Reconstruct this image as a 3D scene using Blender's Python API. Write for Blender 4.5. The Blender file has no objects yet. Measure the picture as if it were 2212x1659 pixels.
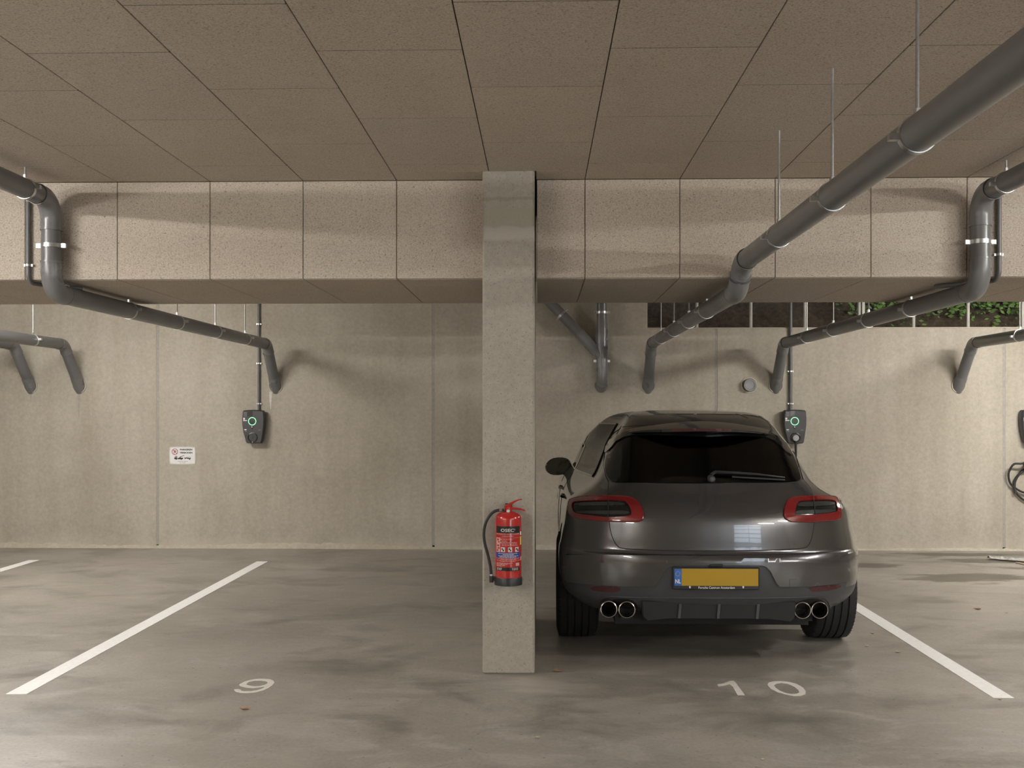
import bpy, bmesh, math, random
from mathutils import Vector, Matrix
from mathutils.bvhtree import BVHTree
from mathutils.geometry import delaunay_2d_cdt

# ------------------------------------------------------------------ camera, world, exposure
F, YAW, HOR, CX = 2290.0, -0.02661, 886.5, 1106.0      # focal length in pixels of the 2212 x 1659 frame
CAMZ = 1.58
scene = bpy.context.scene
COL = scene.collection
cam_d = bpy.data.cameras.new('camera'); cam = bpy.data.objects.new('camera', cam_d); COL.objects.link(cam)
cam_d.sensor_width = 36.0; cam_d.lens = 36.0 * F / 2212.0
cam_d.shift_x = 0.0; cam_d.shift_y = (HOR - 829.5) / 2212.0
cam_d.clip_start = 0.05; cam_d.clip_end = 200
cam.location = (0, 0, CAMZ); cam.rotation_euler = (math.pi / 2, 0, -YAW)
scene.camera = cam
vs = scene.view_settings
vs.view_transform = 'Standard'; vs.look = 'None'; vs.gamma = 1.0; vs.use_curve_mapping = False
vs.exposure = 0.0
world = bpy.data.worlds.new('overcast_sky'); scene.world = world; world.use_nodes = True
wb = world.node_tree.nodes['Background']
wb.inputs[0].default_value = (0.75, 0.85, 1.0, 1); wb.inputs[1].default_value = 0.55
LAMP, LAMP_BAY_L, LAMP_BAY_R, LAMP_ADDED = 330.0, 300.0, 480.0, 230.0      # emission of the LED battens and added tubes
LAMP_COL = (1.0, 0.965, 0.915, 1)

# main measures in metres
CEIL = 3.0115; YB = 6.579; YBK = 8.086; ZB = 2.398; YW = 12.066
PX0, PW, PL, PT0 = -2.065, 0.5856, 0.48992, 4.2018          # ceiling panel grid
RX0, RX1, RY0 = -8.6, 9.4, -6.0                             # room extent

def ray(px, py):
    c, s = math.cos(YAW), math.sin(YAW)
    xc, zc = (px - CX) / F, -(py - HOR) / F
    return Vector((xc * c + s, -xc * s + c, zc))
def at(px, py, axis, val):
    d = ray(px, py); o = Vector((0, 0, CAMZ)); i = 'xyz'.index(axis)
    return o + d * ((val - o[i]) / d[i])
def to_px(p):
    c, s = math.cos(YAW), math.sin(YAW)
    xc = p[0] * c - p[1] * s; yc = p[0] * s + p[1] * c
    return CX + F * xc / yc, HOR - F * (p[2] - CAMZ) / yc

# ------------------------------------------------------------------ mesh helpers
random.seed(4)
def box(x0, x1, y0, y1, z0, z1):
    v = [(x, y, z) for z in (z0, z1) for y in (y0, y1) for x in (x0, x1)]
    return v, [(0, 2, 3, 1), (4, 5, 7, 6), (0, 1, 5, 4), (2, 6, 7, 3), (0, 4, 6, 2), (1, 3, 7, 5)]
def join(*parts):
    V, Fc = [], []
    for v, f in parts:
        n = len(V); V += list(v); Fc += [tuple(i + n for i in q) for q in f]
    return V, Fc
def frames(pts):
    pts = [Vector(p) for p in pts]; n = len(pts); T = []
    for i in range(n):
        a = pts[min(i + 1, n - 1)] - pts[max(i - 1, 0)]; T.append(a.normalized())
    up = Vector((0, 0, 1)) if abs(T[0].z) < .9 else Vector((1, 0, 0))
    u = (up - T[0] * up.dot(T[0])).normalized(); out = []
    for i in range(n):
        u = (u - T[i] * u.dot(T[i])).normalized(); out.append((pts[i], u, T[i].cross(u)))
    return out
def tube(pts, r, n=20, caps=True):
    fr = frames(pts); V, Fc = [], []
    rr = r if isinstance(r, (list, tuple)) else [r] * len(fr)
    for (p, u, w), q in zip(fr, rr):
        for k in range(n):
            a = 2 * math.pi * k / n; V.append(p + (u * math.cos(a) + w * math.sin(a)) * q)
    for i in range(len(fr) - 1):
        for k in range(n):
            a, b = i * n + k, i * n + (k + 1) % n; Fc.append((a, b, b + n, a + n))
    if caps:
        Fc.append(tuple(range(n - 1, -1, -1))); m = (len(fr) - 1) * n; Fc.append(tuple(range(m, m + n)))
    return V, Fc
def lathe(prof, o=(0, 0, 0), axis='z', n=32, cap=True):
    """prof: (radius, along axis)"""
    o = Vector(o); ex = {'z': (Vector((1, 0, 0)), Vector((0, 1, 0)), Vector((0, 0, 1))),
          'x': (Vector((0, 1, 0)), Vector((0, 0, 1)), Vector((1, 0, 0))),
          'y': (Vector((0, 0, 1)), Vector((1, 0, 0)), Vector((0, 1, 0)))}[axis]
    V, Fc = [], []
    for r, h in prof:
        for k in range(n):
            a = 2 * math.pi * k / n; V.append(o + ex[0] * (r * math.cos(a)) + ex[1] * (r * math.sin(a)) + ex[2] * h)
    for i in range(len(prof) - 1):
        for k in range(n):
            a, b = i * n + k, i * n + (k + 1) % n; Fc.append((a, b, b + n, a + n))
    if cap:
        Fc.append(tuple(range(n - 1, -1, -1))); m = (len(prof) - 1) * n; Fc.append(tuple(range(m, m + n)))
    return V, Fc
def prism(poly, y0, y1):
    """poly of (x, z) extruded along y"""
    n = len(poly); V = [(x, y0, z) for x, z in poly] + [(x, y1, z) for x, z in poly]
    Fc = [tuple(range(n)), tuple(range(2 * n - 1, n - 1, -1))]
    Fc += [(i, i + n, (i + 1) % n + n, (i + 1) % n) for i in range(n)]
    return V, Fc
def inside(p, poly):
    x, y = p; c = False; n = len(poly)
    for i in range(n):
        x1, y1 = poly[i]; x2, y2 = poly[i - 1]
        if (y1 > y) != (y2 > y) and x < (x2 - x1) * (y - y1) / (y2 - y1) + x1: c = not c
    return c
def densify(poly, step, closed=True):
    out = []; n = len(poly)
    for i in range(n if closed else n - 1):
        a, b = poly[i], poly[(i + 1) % n]; m = max(1, int(math.dist(a, b) / step))
        out += [(a[0] + (b[0] - a[0]) * k / m, a[1] + (b[1] - a[1]) * k / m) for k in range(m)]
    if not closed: out.append(poly[-1])
    return out
def smooth_poly(poly, it=2, closed=True):
    for _ in range(it):
        q = []; n = len(poly)
        for i in range(n if closed else n - 1):
            a, b = poly[i], poly[(i + 1) % n]
            q += [(a[0] * .75 + b[0] * .25, a[1] * .75 + b[1] * .25), (a[0] * .25 + b[0] * .75, a[1] * .25 + b[1] * .75)]
        if not closed: q = [poly[0]] + q + [poly[-1]]
        poly = q
    return poly
def fill2d(outer, holes=(), step=None):
    """triangulate a 2-D outline with holes; returns points and triangles"""
    pts, edges = [], []
    for loop in [outer] + list(holes):
        n0 = len(pts); pts += [Vector(p) for p in loop]; m = len(loop)
        edges += [(n0 + i, n0 + (i + 1) % m) for i in range(m)]
    if step:
        xs = [p[0] for p in outer]; ys = [p[1] for p in outer]
        gx = min(xs) + step / 2
        while gx < max(xs):
            gy = min(ys) + step / 2
            while gy < max(ys):
                q = (gx, gy)
                if inside(q, outer) and not any(inside(q, h) for h in holes) and min((p - Vector(q)).length_squared for p in pts[:len(outer)]) > (step * .4) ** 2:
                    pts.append(Vector(q))
                gy += step
            gx += step
    r = delaunay_2d_cdt(pts, edges, [], 0, 1e-5)
    P, T = r[0], []
    for f in r[2]:
        c = sum((P[i] for i in f), Vector((0, 0))) / len(f)
        if inside(c, outer) and not any(inside(c, h) for h in holes): T.append(tuple(f))
    return [tuple(p) for p in P], T
def orient(P3, T, toward):
    out = []
    for f in T:
        a, b, c = (Vector(P3[i]) for i in f[:3])
        out.append(tuple(f) if (b - a).cross(c - a).dot(toward) > 0 else tuple(reversed(f)))
    return out
def thicken(P3, T, off):
    """shell: front points P3, back points P3 + off (list or vector)"""
    n = len(P3); offs = off if isinstance(off, list) else [Vector(off)] * n
    V = [Vector(p) for p in P3] + [Vector(p) + o for p, o in zip(P3, offs)]
    Fc = list(T) + [tuple(i + n for i in reversed(f)) for f in T]; cnt = {}
    for f in T:
        for i in range(len(f)):
            cnt[(f[i], f[(i + 1) % len(f)])] = 1
    for (a, b) in cnt:
        if (b, a) not in cnt: Fc.append((b, a, a + n, b + n))
    return V, Fc

def obj(name, vf, mat, parent=None, smooth=True, angle=35, bevel=0, seg=1, inv=True):
    me = bpy.data.meshes.new(name); me.from_pydata([tuple(v) for v in vf[0]], [], vf[1])
    if bevel:
        bm = bmesh.new(); bm.from_mesh(me)
        es = [e for e in bm.edges if len(e.link_faces) == 2 and e.calc_face_angle(0) > .5]
        bmesh.ops.bevel(bm, geom=es, offset=bevel, segments=seg, affect='EDGES', profile=.5, clamp_overlap=True)
        bm.to_mesh(me); bm.free()
    me.validate()
    if mat: me.materials.append(mat)
    if smooth:
        me.polygons.foreach_set('use_smooth', [True] * len(me.polygons)); me.set_sharp_from_angle(angle=math.radians(angle))
    o = bpy.data.objects.new(name, me); COL.objects.link(o)
    if parent is not None: attach(o, parent, inv)
    return o
def attach(o, parent, inv=True):
    o.parent = parent
    if inv and parent.type == 'EMPTY':
        o.matrix_parent_inverse = (Matrix.Translation(parent.location) @ parent.rotation_euler.to_matrix().to_4x4()).inverted()
def tag(o, label, cat=None, group=None, kind=None):
    if label: o['label'] = label
    if cat: o['category'] = cat
    if group: o['group'] = group
    if kind: o['kind'] = kind
    return o
def thing(name, loc, label, cat, group=None, rz=0):
    o = bpy.data.objects.new(name, None); COL.objects.link(o); o.empty_display_size = .1
    o.location = loc; o.rotation_euler = (0, 0, rz); return tag(o, label, cat, group)
def inst(name, me, parent, loc):
    o = bpy.data.objects.new(name, me); COL.objects.link(o); o.location = loc; o.parent = parent
    return o
def text_vf(s, size, align='CENTER', bold=0.0, space=1.0, xs=1.0):
    cu = bpy.data.curves.new('lettering', 'FONT'); cu.body = s; cu.size = size; cu.align_x = align; cu.align_y = 'CENTER'
    cu.offset = bold; cu.space_character = space; cu.resolution_u = 2
    o = bpy.data.objects.new('lettering', cu); COL.objects.link(o)
    me = bpy.data.meshes.new_from_object(o)
    vf = [(v.co.x * xs, v.co.y) for v in me.vertices], [tuple(p.vertices) for p in me.polygons]
    bpy.data.objects.remove(o); bpy.data.curves.remove(cu); bpy.data.meshes.remove(me)
    return vf

# ------------------------------------------------------------------ materials
def new_mat(name):
    m = bpy.data.materials.new(name); m.use_nodes = True; return m, m.node_tree, m.node_tree.nodes['Principled BSDF']
def nd(nt, t, ins=None, **attrs):
    n = nt.nodes.new(t)
    for k, v in attrs.items(): setattr(n, k, v)
    for k, v in (ins or {}).items():
        if isinstance(v, bpy.types.NodeSocket): nt.links.new(v, n.inputs[k])
        else: n.inputs[k].default_value = v
    return n
def pos_of(nt, scale=(1, 1, 1), loc=(0, 0, 0), local=False):
    p = nd(nt, 'ShaderNodeTexCoord').outputs['Object'] if local else nd(nt, 'ShaderNodeNewGeometry').outputs['Position']
    return nd(nt, 'ShaderNodeMapping', {'Vector': p, 'Scale': scale, 'Location': loc}).outputs[0]
def noise(nt, vec, scale, detail=4, rough=.55, dist=0.0):
    return nd(nt, 'ShaderNodeTexNoise', {'Vector': vec, 'Scale': scale, 'Detail': detail, 'Roughness': rough, 'Distortion': dist}).outputs['Fac']
def ramp(nt, fac, stops):
    n = nd(nt, 'ShaderNodeValToRGB', {'Fac': fac}); e = n.color_ramp.elements
    while len(e) < len(stops): e.new(.5)
    for k, (p, c) in enumerate(stops):
        e[k].position = p; e[k].color = (c, c, c, 1) if isinstance(c, (int, float)) else (*c, 1)
    return n.outputs[0]
def mix(nt, fac, a, b, blend='MIX'):
    n = nt.nodes.new('ShaderNodeMix'); n.data_type = 'RGBA'; n.blend_type = blend
    for i, v in ((0, fac), (6, a), (7, b)):
        if isinstance(v, bpy.types.NodeSocket): nt.links.new(v, n.inputs[i])
        elif i == 0: n.inputs[0].default_value = v
        else: n.inputs[i].default_value = (*v, 1) if len(v) == 3 else v
    return n.outputs[2]
def mth(nt, op, a, b=0.0):
    n = nt.nodes.new('ShaderNodeMath'); n.operation = op
    for i, v in ((0, a), (1, b)):
        if isinstance(v, bpy.types.NodeSocket): nt.links.new(v, n.inputs[i])
        else: n.inputs[i].default_value = v
    return n.outputs[0]
def sep(nt, vec): return nd(nt, 'ShaderNodeSeparateXYZ', {0: vec}).outputs
def bump(nt, b, height, strength, dist=.01):
    n = nd(nt, 'ShaderNodeBump', {'Height': height, 'Strength': strength, 'Distance': dist}); nt.links.new(n.outputs[0], b.inputs['Normal'])
def setb(b, **k):
    for n, v in k.items(): b.inputs[n.replace('_', ' ')].default_value = v
def plain(name, col, rough=.5, metal=0.0, var=.12, coat=0.0, scale=9, spec=.5):
    """a colour with slight procedural unevenness in tone and gloss"""
    m, nt, b = new_mat(name); f = noise(nt, pos_of(nt), scale, 4)
    c0 = tuple(c * (1 - var) for c in col); c1 = tuple(min(1, c * (1 + var)) for c in col)
    nt.links.new(ramp(nt, f, [(.3, c0), (.7, c1)]), b.inputs['Base Color'])
    nt.links.new(ramp(nt, f, [(.3, max(0, rough - .05)), (.7, min(1, rough + .05))]), b.inputs['Roughness'])
    setb(b, Metallic=metal, Coat_Weight=coat, Specular_IOR_Level=spec); b.inputs['Coat Roughness'].default_value = .04
    return m
def emit(name, col, s):
    m, nt, b = new_mat(name); setb(b, Base_Color=(.8, .8, .8, 1), Emission_Color=col, Emission_Strength=s); return m

def concrete(name, lo, hi, stain, pore=.35, streak=.5, fillet=False, seed=0.0, pours=()):
    m, nt, b = new_mat(name); p = pos_of(nt, loc=(seed, seed * 1.7, 0))
    c = ramp(nt, noise(nt, p, .9, 7, .62), [(.28, lo), (.72, hi)])
    sp = pos_of(nt, (2.6, 2.6, .16), (seed, 0, 0))
    c = mix(nt, mth(nt, 'MULTIPLY', ramp(nt, noise(nt, sp, 1.6, 5, .6), [(.42, 0), (.75, 1)]), streak), c, stain)
    mo = noise(nt, p, 26, 5, .7)
    c = mix(nt, .55, c, ramp(nt, mo, [(.3, .42), (.7, .62)]), 'OVERLAY')
    fine = noise(nt, p, 120, 2, .5)
    c = mix(nt, mth(nt, 'MULTIPLY', ramp(nt, fine, [(.62, 0), (.72, 1)]), pore), c, tuple(x * .35 for x in lo))
    if fillet:      # pale lime bloom low on the wall, ragged upper edge
        z = sep(nt, pos_of(nt))[2]; h = mth(nt, 'ADD', z, mth(nt, 'MULTIPLY', noise(nt, pos_of(nt, (1, 1, .5)), 3.0, 6), .5))
        c = mix(nt, mth(nt, 'MULTIPLY', ramp(nt, h, [(.24, 1), (.42, 0)]), .45), c, tuple(min(1, x * 1.18) for x in hi))
    for zc, hw, col in pours:      # casting lines and repair bands across the shaft
        z = sep(nt, pos_of(nt))[2]; d_ = mth(nt, 'ABSOLUTE', mth(nt, 'SUBTRACT', mth(nt, 'ADD', z, mth(nt, 'MULTIPLY', noise(nt, pos_of(nt), 11, 4), .06)), zc + .03))
        c = mix(nt, mth(nt, 'MULTIPLY', ramp(nt, mth(nt, 'DIVIDE', d_, hw), [(.6, .7), (1, 0)]), 1.0), c, col)
    nt.links.new(c, b.inputs['Base Color']); setb(b, Roughness=.82, Specular_IOR_Level=.25)
    bump(nt, b, mth(nt, 'SUBTRACT', mo, mth(nt, 'MULTIPLY', ramp(nt, fine, [(.6, 0), (.7, 1)]), .6)), .25, .004)
    return m
def woodwool(name, hi, lo, gap):
    m, nt, b = new_mat(name); p = pos_of(nt)
    rnd = nd(nt, 'ShaderNodeObjectInfo').outputs['Random']
    f1 = noise(nt, p, 70, 3, .6, 2.2); f2 = noise(nt, pos_of(nt, (1, 1, 1), (3, 7, 1)), 130, 2, .5, 2.5)
    r1 = mth(nt, 'ABSOLUTE', mth(nt, 'SUBTRACT', f1, .5)); r2 = mth(nt, 'ABSOLUTE', mth(nt, 'SUBTRACT', f2, .5))
    fib = mth(nt, 'MINIMUM', mth(nt, 'MULTIPLY', r1, 6), mth(nt, 'MULTIPLY', r2, 7))
    big = noise(nt, p, 1.6, 5, .6)
    c = mix(nt, ramp(nt, big, [(.3, 0), (.7, 1)]), lo, hi)
    c = mix(nt, mth(nt, 'MULTIPLY', rnd, .55), c, tuple(x * y for x, y in zip(hi, (.86, .88, .92))))
    mot = noise(nt, p, 105, 3, .75)
    c = mix(nt, .8, c, ramp(nt, mot, [(.28, .28), (.5, .52), (.72, .68)]), 'OVERLAY')
    c = mix(nt, ramp(nt, fib, [(0, .42), (.5, 0)]), c, tuple(x * .62 for x in lo))
    pit = noise(nt, pos_of(nt, (.7, 1, 1)), 150, 2, .55, .6)
    c = mix(nt, mth(nt, 'MULTIPLY', ramp(nt, pit, [(.59, 0), (.69, 1)]), .7), c, gap)
    nt.links.new(c, b.inputs['Base Color']); setb(b, Roughness=.95, Specular_IOR_Level=.1)
    bump(nt, b, mth(nt, 'SUBTRACT', fib, mth(nt, 'MULTIPLY', ramp(nt, pit, [(.6, 0), (.72, 1)]), 1.2)), .4, .003)
    return m
def floor_mat():
    m, nt, b = new_mat('power_floated_concrete'); p = pos_of(nt)
    c = ramp(nt, noise(nt, p, .55, 8, .62, .3), [(.30, (.215, .197, .168)), (.5, (.30, .278, .243)), (.70, (.395, .367, .325))])
    sw = noise(nt, pos_of(nt, (1.0, 1.9, 1)), 2.3, 7, .68, 1.2)
    c = mix(nt, ramp(nt, sw, [(.50, 0), (.74, .75)]), c, (.46, .43, .39))
    dk = noise(nt, pos_of(nt, (1, 1.5, 1), (5, 2, 0)), 1.25, 6, .6, .6)
    c = mix(nt, ramp(nt, dk, [(.52, 0), (.70, .7)]), c, (.125, .112, .092))
    fine = noise(nt, p, 48, 4, .7); c = mix(nt, .55, c, ramp(nt, fine, [(.3, .38), (.7, .62)]), 'OVERLAY')
    spk = noise(nt, p, 38, 1, .4); c = mix(nt, ramp(nt, spk, [(.735, 0), (.76, .6)]), c, (.07, .06, .05))
    # damp patches by the wall of the right hand bay, lime bloom at the pillar foot
    x, y, z = sep(nt, p); wob = noise(nt, pos_of(nt, (.55, 1.6, 1)), 2.6, 7, .66)
    wet = None
    for (cx, cy, rx, ry) in ((4.05, 10.15, .62, .30), (3.35, 10.9, .5, .16), (5.0, 11.3, .9, .2), (5.6, 10.75, .9, .22), (4.6, 11.75, .8, .14)):
        u = mth(nt, 'DIVIDE', mth(nt, 'SUBTRACT', x, cx), rx); v = mth(nt, 'DIVIDE', mth(nt, 'SUBTRACT', y, cy), ry)
        d = mth(nt, 'SUBTRACT', 1.0, mth(nt, 'SQRT', mth(nt, 'ADD', mth(nt, 'MULTIPLY', u, u), mth(nt, 'MULTIPLY', v, v))))
        wet = d if wet is None else mth(nt, 'MAXIMUM', wet, d)
    wm = ramp(nt, mth(nt, 'ADD', mth(nt, 'MULTIPLY', wet, .42), mth(nt, 'MULTIPLY', wob, 1.25)), [(.62, 0), (.74, 1)])
    c = mix(nt, mth(nt, 'MULTIPLY', wm, .8), c, (.07, .06, .045))
    u = mth(nt, 'DIVIDE', mth(nt, 'SUBTRACT', x, .03), .42); v = mth(nt, 'DIVIDE', mth(nt, 'SUBTRACT', y, 6.13), .26)
    d = mth(nt, 'SUBTRACT', 1.0, mth(nt, 'SQRT', mth(nt, 'ADD', mth(nt, 'MULTIPLY', u, u), mth(nt, 'MULTIPLY', v, v))))
    lm = ramp(nt, mth(nt, 'ADD', mth(nt, 'MULTIPLY', d, .5), wob), [(.62, 0), (.8, 1)])
    c = mix(nt, mth(nt, 'MULTIPLY', lm, .55), c, (.50, .47, .42))
    nt.links.new(c, b.inputs['Base Color'])
    r = mix(nt, ramp(nt, sw, [(.3, 0), (.7, 1)]), (.28, .28, .28), (.46, .46, .46)); r = mix(nt, wm, r, (.36, .36, .36))
    nt.links.new(r, b.inputs['Roughness']); setb(b, Specular_IOR_Level=.45)
    bump(nt, b, fine, .08, .003)
    return m

M = {}
M['wall'] = concrete('cast_wall_concrete', (.375, .342, .285), (.48, .447, .38), (.305, .265, .20), .42, .4, True)
M['pillar'] = concrete('pillar_concrete', (.315, .292, .248), (.41, .385, .336), (.325, .302, .25), .6, .5, False, 4.3, ((2.842, .012, (.26, .24, .19)), (2.72, .10, (.315, .295, .24)), (2.64, .045, (.40, .375, .335))))
M['mortar'] = concrete('mortar_fillet', (.42, .385, .31), (.54, .50, .42), (.33, .28, .20), .35, .2, False, 9.1)
M['plain_wall'] = concrete('side_wall_concrete', (.33, .30, .245), (.42, .39, .32), (.30, .26, .20), .3, .3, False, 2.2)
M['drip'] = plain('lime_drip', (.62, .60, .55), .8, scale=60)
M['sealant'] = plain('joint_sealant', (.335, .315, .285), .7, scale=30)
M['ceil_slab'] = plain('slab_concrete', (.52, .46, .39), .9)
M['panel'] = woodwool('woodwool_panel', (.62, .545, .46), (.55, .475, .395), (.16, .12, .085))
M['floor'] = floor_mat()
M['white_paint'] = plain('road_marking_white', (.92, .91, .89), .6, var=.05, scale=30)
M['digit_paint'] = plain('stencil_paint_offwhite', (.70, .67, .62), .65, var=.1, scale=40)
M['pvc'] = plain('grey_pvc', (.152, .152, .155), .33, var=.03, scale=5)
M['pvc_light'] = plain('grey_pvc_socket', (.172, .172, .175), .30, var=.025, scale=5)
M['conduit'] = plain('grey_conduit', (.13, .13, .132), .4)
M['zinc'] = plain('galvanised_steel', (.62, .63, .64), .32, 1.0, scale=60)
M['rod'] = plain('threaded_rod_zinc', (.36, .36, .35), .45, .7, scale=80)
M['black_rubber'] = plain('black_rubber', (.022, .022, .023), .62)
M['black_plastic'] = plain('black_plastic', (.020, .020, .022), .38)
M['bar'] = plain('painted_bar', (.50, .49, .45), .6)
M['leaf'] = plain('dry_leaf', (.34, .20, .09), .8, var=.35, scale=60)
M['leaf_pale'] = plain('dry_leaf_pale', (.52, .44, .33), .8, var=.25, scale=60)

# ------------------------------------------------------------------ the room
fl = obj('floor', box(RX0, RX1, RY0, YW + .3, -.2, 0), M['floor'], smooth=False)
tag(fl, 'power-floated grey concrete garage floor with stains and damp patches', 'floor', kind='structure')

cl = obj('ceiling', box(RX0, RX1, RY0, YW + .3, CEIL + .036, CEIL + .3), M['ceil_slab'], smooth=False)
tag(cl, 'ceiling clad in brown wood-wool panels laid in staggered rows', 'ceiling', kind='structure')
pan_cache = {}
def panel_mesh(dx, dy, dz):
    k = (round(dx, 3), round(dy, 3), round(dz, 3))
    if k not in pan_cache:
        o = obj('panel', box(0, dx, 0, dy, 0, dz), M['panel'], smooth=False, bevel=.0022)
        pan_cache[k] = o.data; bpy.data.objects.remove(o)
    return pan_cache[k]
def jx(k): return PX0 + k * PW
GAP = .0022
for k in range(-7, 14):
    x0, x1 = jx(k) + GAP, jx(k + 1) - GAP
    y = PT0 + (0 if k % 2 == 0 else PL) - 8 * PL
    while y < YB - .02:
        y0, y1 = y + .0019, min(y + 2 * PL, YB - .006) - .0019
        if x0 < -.034 and x1 > -.346 and y1 > 6.34:      # notched round the pillar
            if y0 < 6.34: inst('ceiling_panel', panel_mesh(x1 - x0, 6.338 - y0, .034), cl, (x0, y0, CEIL))
            if x0 < -.35: inst('ceiling_panel', panel_mesh(-.348 - x0, y1 - 6.341, .034), cl, (x0, 6.341, CEIL))
            if x1 > -.025: inst('ceiling_panel', panel_mesh(x1 + .024, y1 - 6.341, .034), cl, (-.024, 6.341, CEIL))
        else:
            inst('ceiling_panel', panel_mesh(x1 - x0, y1 - y0, .034), cl, (x0, y0, CEIL))
        y += 2 * PL

M['joint'] = plain('dark_joint_shade', (.055, .042, .03), .9, scale=60)
for k in range(-7, 14):      # dark strips painting the shade in the butt joints of each panel row
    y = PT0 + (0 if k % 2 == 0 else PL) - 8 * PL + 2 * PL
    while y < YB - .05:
        if not (jx(k) < -.034 and jx(k + 1) > -.346 and y > 6.3): obj('joint_shade', box(jx(k) + GAP, jx(k + 1) - GAP, y - .0018, y + .0018, CEIL + .0006, CEIL + .02), M['joint'], cl, smooth=False)
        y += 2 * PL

# the beam across the bays, clad in the same panels, interrupted by the pillar
bm_ = obj('ceiling_beam', join(box(RX0, -.352, YB + .028, YBK - .028, ZB + .028, CEIL + .036),
                               box(-.020, RX1, YB + .028, YBK - .028, ZB + .028, CEIL + .036)), M['ceil_slab'], smooth=False)
tag(bm_, 'deep ceiling beam clad in pale wood-wool panels running across the bays', 'beam', kind='structure')
for k in range(-11, 20):
    a, b = jx(k), jx(k + 1)
    spans = [(a, b)]
    if a < -.02 and b > -.352: spans = [(a, -.352 + GAP), (-.020 - GAP, b)]
    for a2, b2 in spans:
        a2, b2 = max(a2, RX0), min(b2, RX1)
        if b2 - a2 < .03: continue
        inst('beam_panel', panel_mesh(b2 - a2 - 2 * GAP, .026, CEIL - ZB - .0045), bm_, (a2 + GAP, YB, ZB + .003))
        cut = [YB + .028, YBK - .002] if k % 2 else [YB + .028, YB + .33, YBK - .002]
        for y0, y1 in zip(cut, cut[1:]):
            inst('beam_panel', panel_mesh(b2 - a2 - 2 * GAP, y1 - y0 - .002, .026), bm_, (a2 + GAP, y0, ZB))
        inst('beam_panel', panel_mesh(b2 - a2 - 2 * GAP, .026, CEIL - ZB - .03), bm_, (a2 + GAP, YBK - .027, ZB + .028))

pl = obj('concrete_pillar', box(-.346, -.034, 6.342, 8.05, 0, CEIL + .03), M['pillar'], smooth=False, bevel=.011)
tag(pl, 'fair-faced concrete pillar between the two bays, fire extinguisher on it', 'pillar', kind='structure')

# back wall: cast panels with sealed joints and a barred slot high on the right
SLOT_X, SLOT_Z = 1.217, 2.508
wl = obj('wall_back', box(RX0, SLOT_X, YW + .20, YW + .26, 0, CEIL + .036), M['plain_wall'], smooth=False)
tag(wl, 'cast concrete rear wall with vertical joints and drain pipe openings', 'wall', kind='structure')
JW = [RX0, -7.60, -4.394, -1.217, 1.990, 5.215, 8.40, RX1]
for a, b in zip(JW, JW[1:]):
    a2, b2 = a + .013, b - .013
    if b2 < SLOT_X: poly = [(a2, 0), (b2, 0), (b2, CEIL + .036), (a2, CEIL + .036)]
    elif a2 < SLOT_X: poly = [(a2, 0), (b2, 0), (b2, SLOT_Z), (SLOT_X, SLOT_Z), (SLOT_X, CEIL + .036), (a2, CEIL + .036)]
    else: poly = [(a2, 0), (b2, 0), (b2, SLOT_Z), (a2, SLOT_Z)]
    obj('wall_panel', prism(poly, YW, YW + .2), M['wall'], wl, smooth=False, bevel=.005)
for x in JW[1:-1]:
    obj('joint_strip', box(x - .014, x + .014, YW + .004, YW + .03, .04, CEIL if x < SLOT_X else SLOT_Z - .006), M['sealant'], wl, smooth=False)
obj('tie_hole_plug', lathe([(.03, 0), (.03, .01), (.026, .012)], (at(784, 688, 'y', YW).x, YW + .0065, at(784, 688, 'y', YW).z), 'y', 24), M['mortar'], wl)
for pxd, y0d, y1d, wd in ((584.5, 846, 884, 3.2), (67, 842, 870, 1.4), (171, 848, 905, 2.0)):      # lime drips below the pipe entries
    pp = [(pxd - wd, y0d), (pxd + wd, y0d), (pxd + wd * .7, (y0d + y1d) / 2), (pxd + .3, y1d), (pxd - .5, y1d), (pxd - wd * .8, (y0d + y1d) / 2)]
    obj('lime_drip', prism([(lambda p: (p.x, p.z))(at(x, y, 'y', YW)) for x, y in pp][::-1], YW - .0015, YW + .001), M['sealant'] if wd < 3 else M['drip'], wl, smooth=False)
# ragged mortar fillet along the foot of the wall
V, Fc = [], []; n = 420
for i in range(n + 1):
    x = RX0 + (RX1 - RX0) * i / n
    h = .045 + .02 * math.sin(x * 1.7) + random.uniform(-.012, .012); w = .035 + random.uniform(-.012, .012)
    if x > 3: h *= .5; w *= .4
    V += [(x, YW - w, 0), (x, YW - w * .45, h * .55), (x, YW + .002, h)]
    if i: a = 3 * (i - 1); Fc += [(a, a + 3, a + 4, a + 1), (a + 1, a + 4, a + 5, a + 2)]
mo = obj('baseboard_back', (V, Fc), M['mortar']); tag(mo, 'ragged pale mortar fillet along the foot of the rear wall', 'skirting', kind='structure')

wn = obj('window_1', box(SLOT_X, RX1, YW + .02, YW + .18, SLOT_Z, SLOT_Z + .012), M['mortar'], smooth=False)
tag(wn, 'long open ventilation slot with upright bars high in the wall', 'window', kind='structure')
x = 1.79
while x < RX1:
    obj('bar', tube([(x, YW + .10, SLOT_Z), (x, YW + .10, CEIL + .03)], .018, 12), M['bar'], wn); x += .613
obj('frame_bar', box(3.655, 3.685, YW + .07, YW + .1, SLOT_Z, CEIL + .03), M['bar'], wn, smooth=False)
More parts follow.
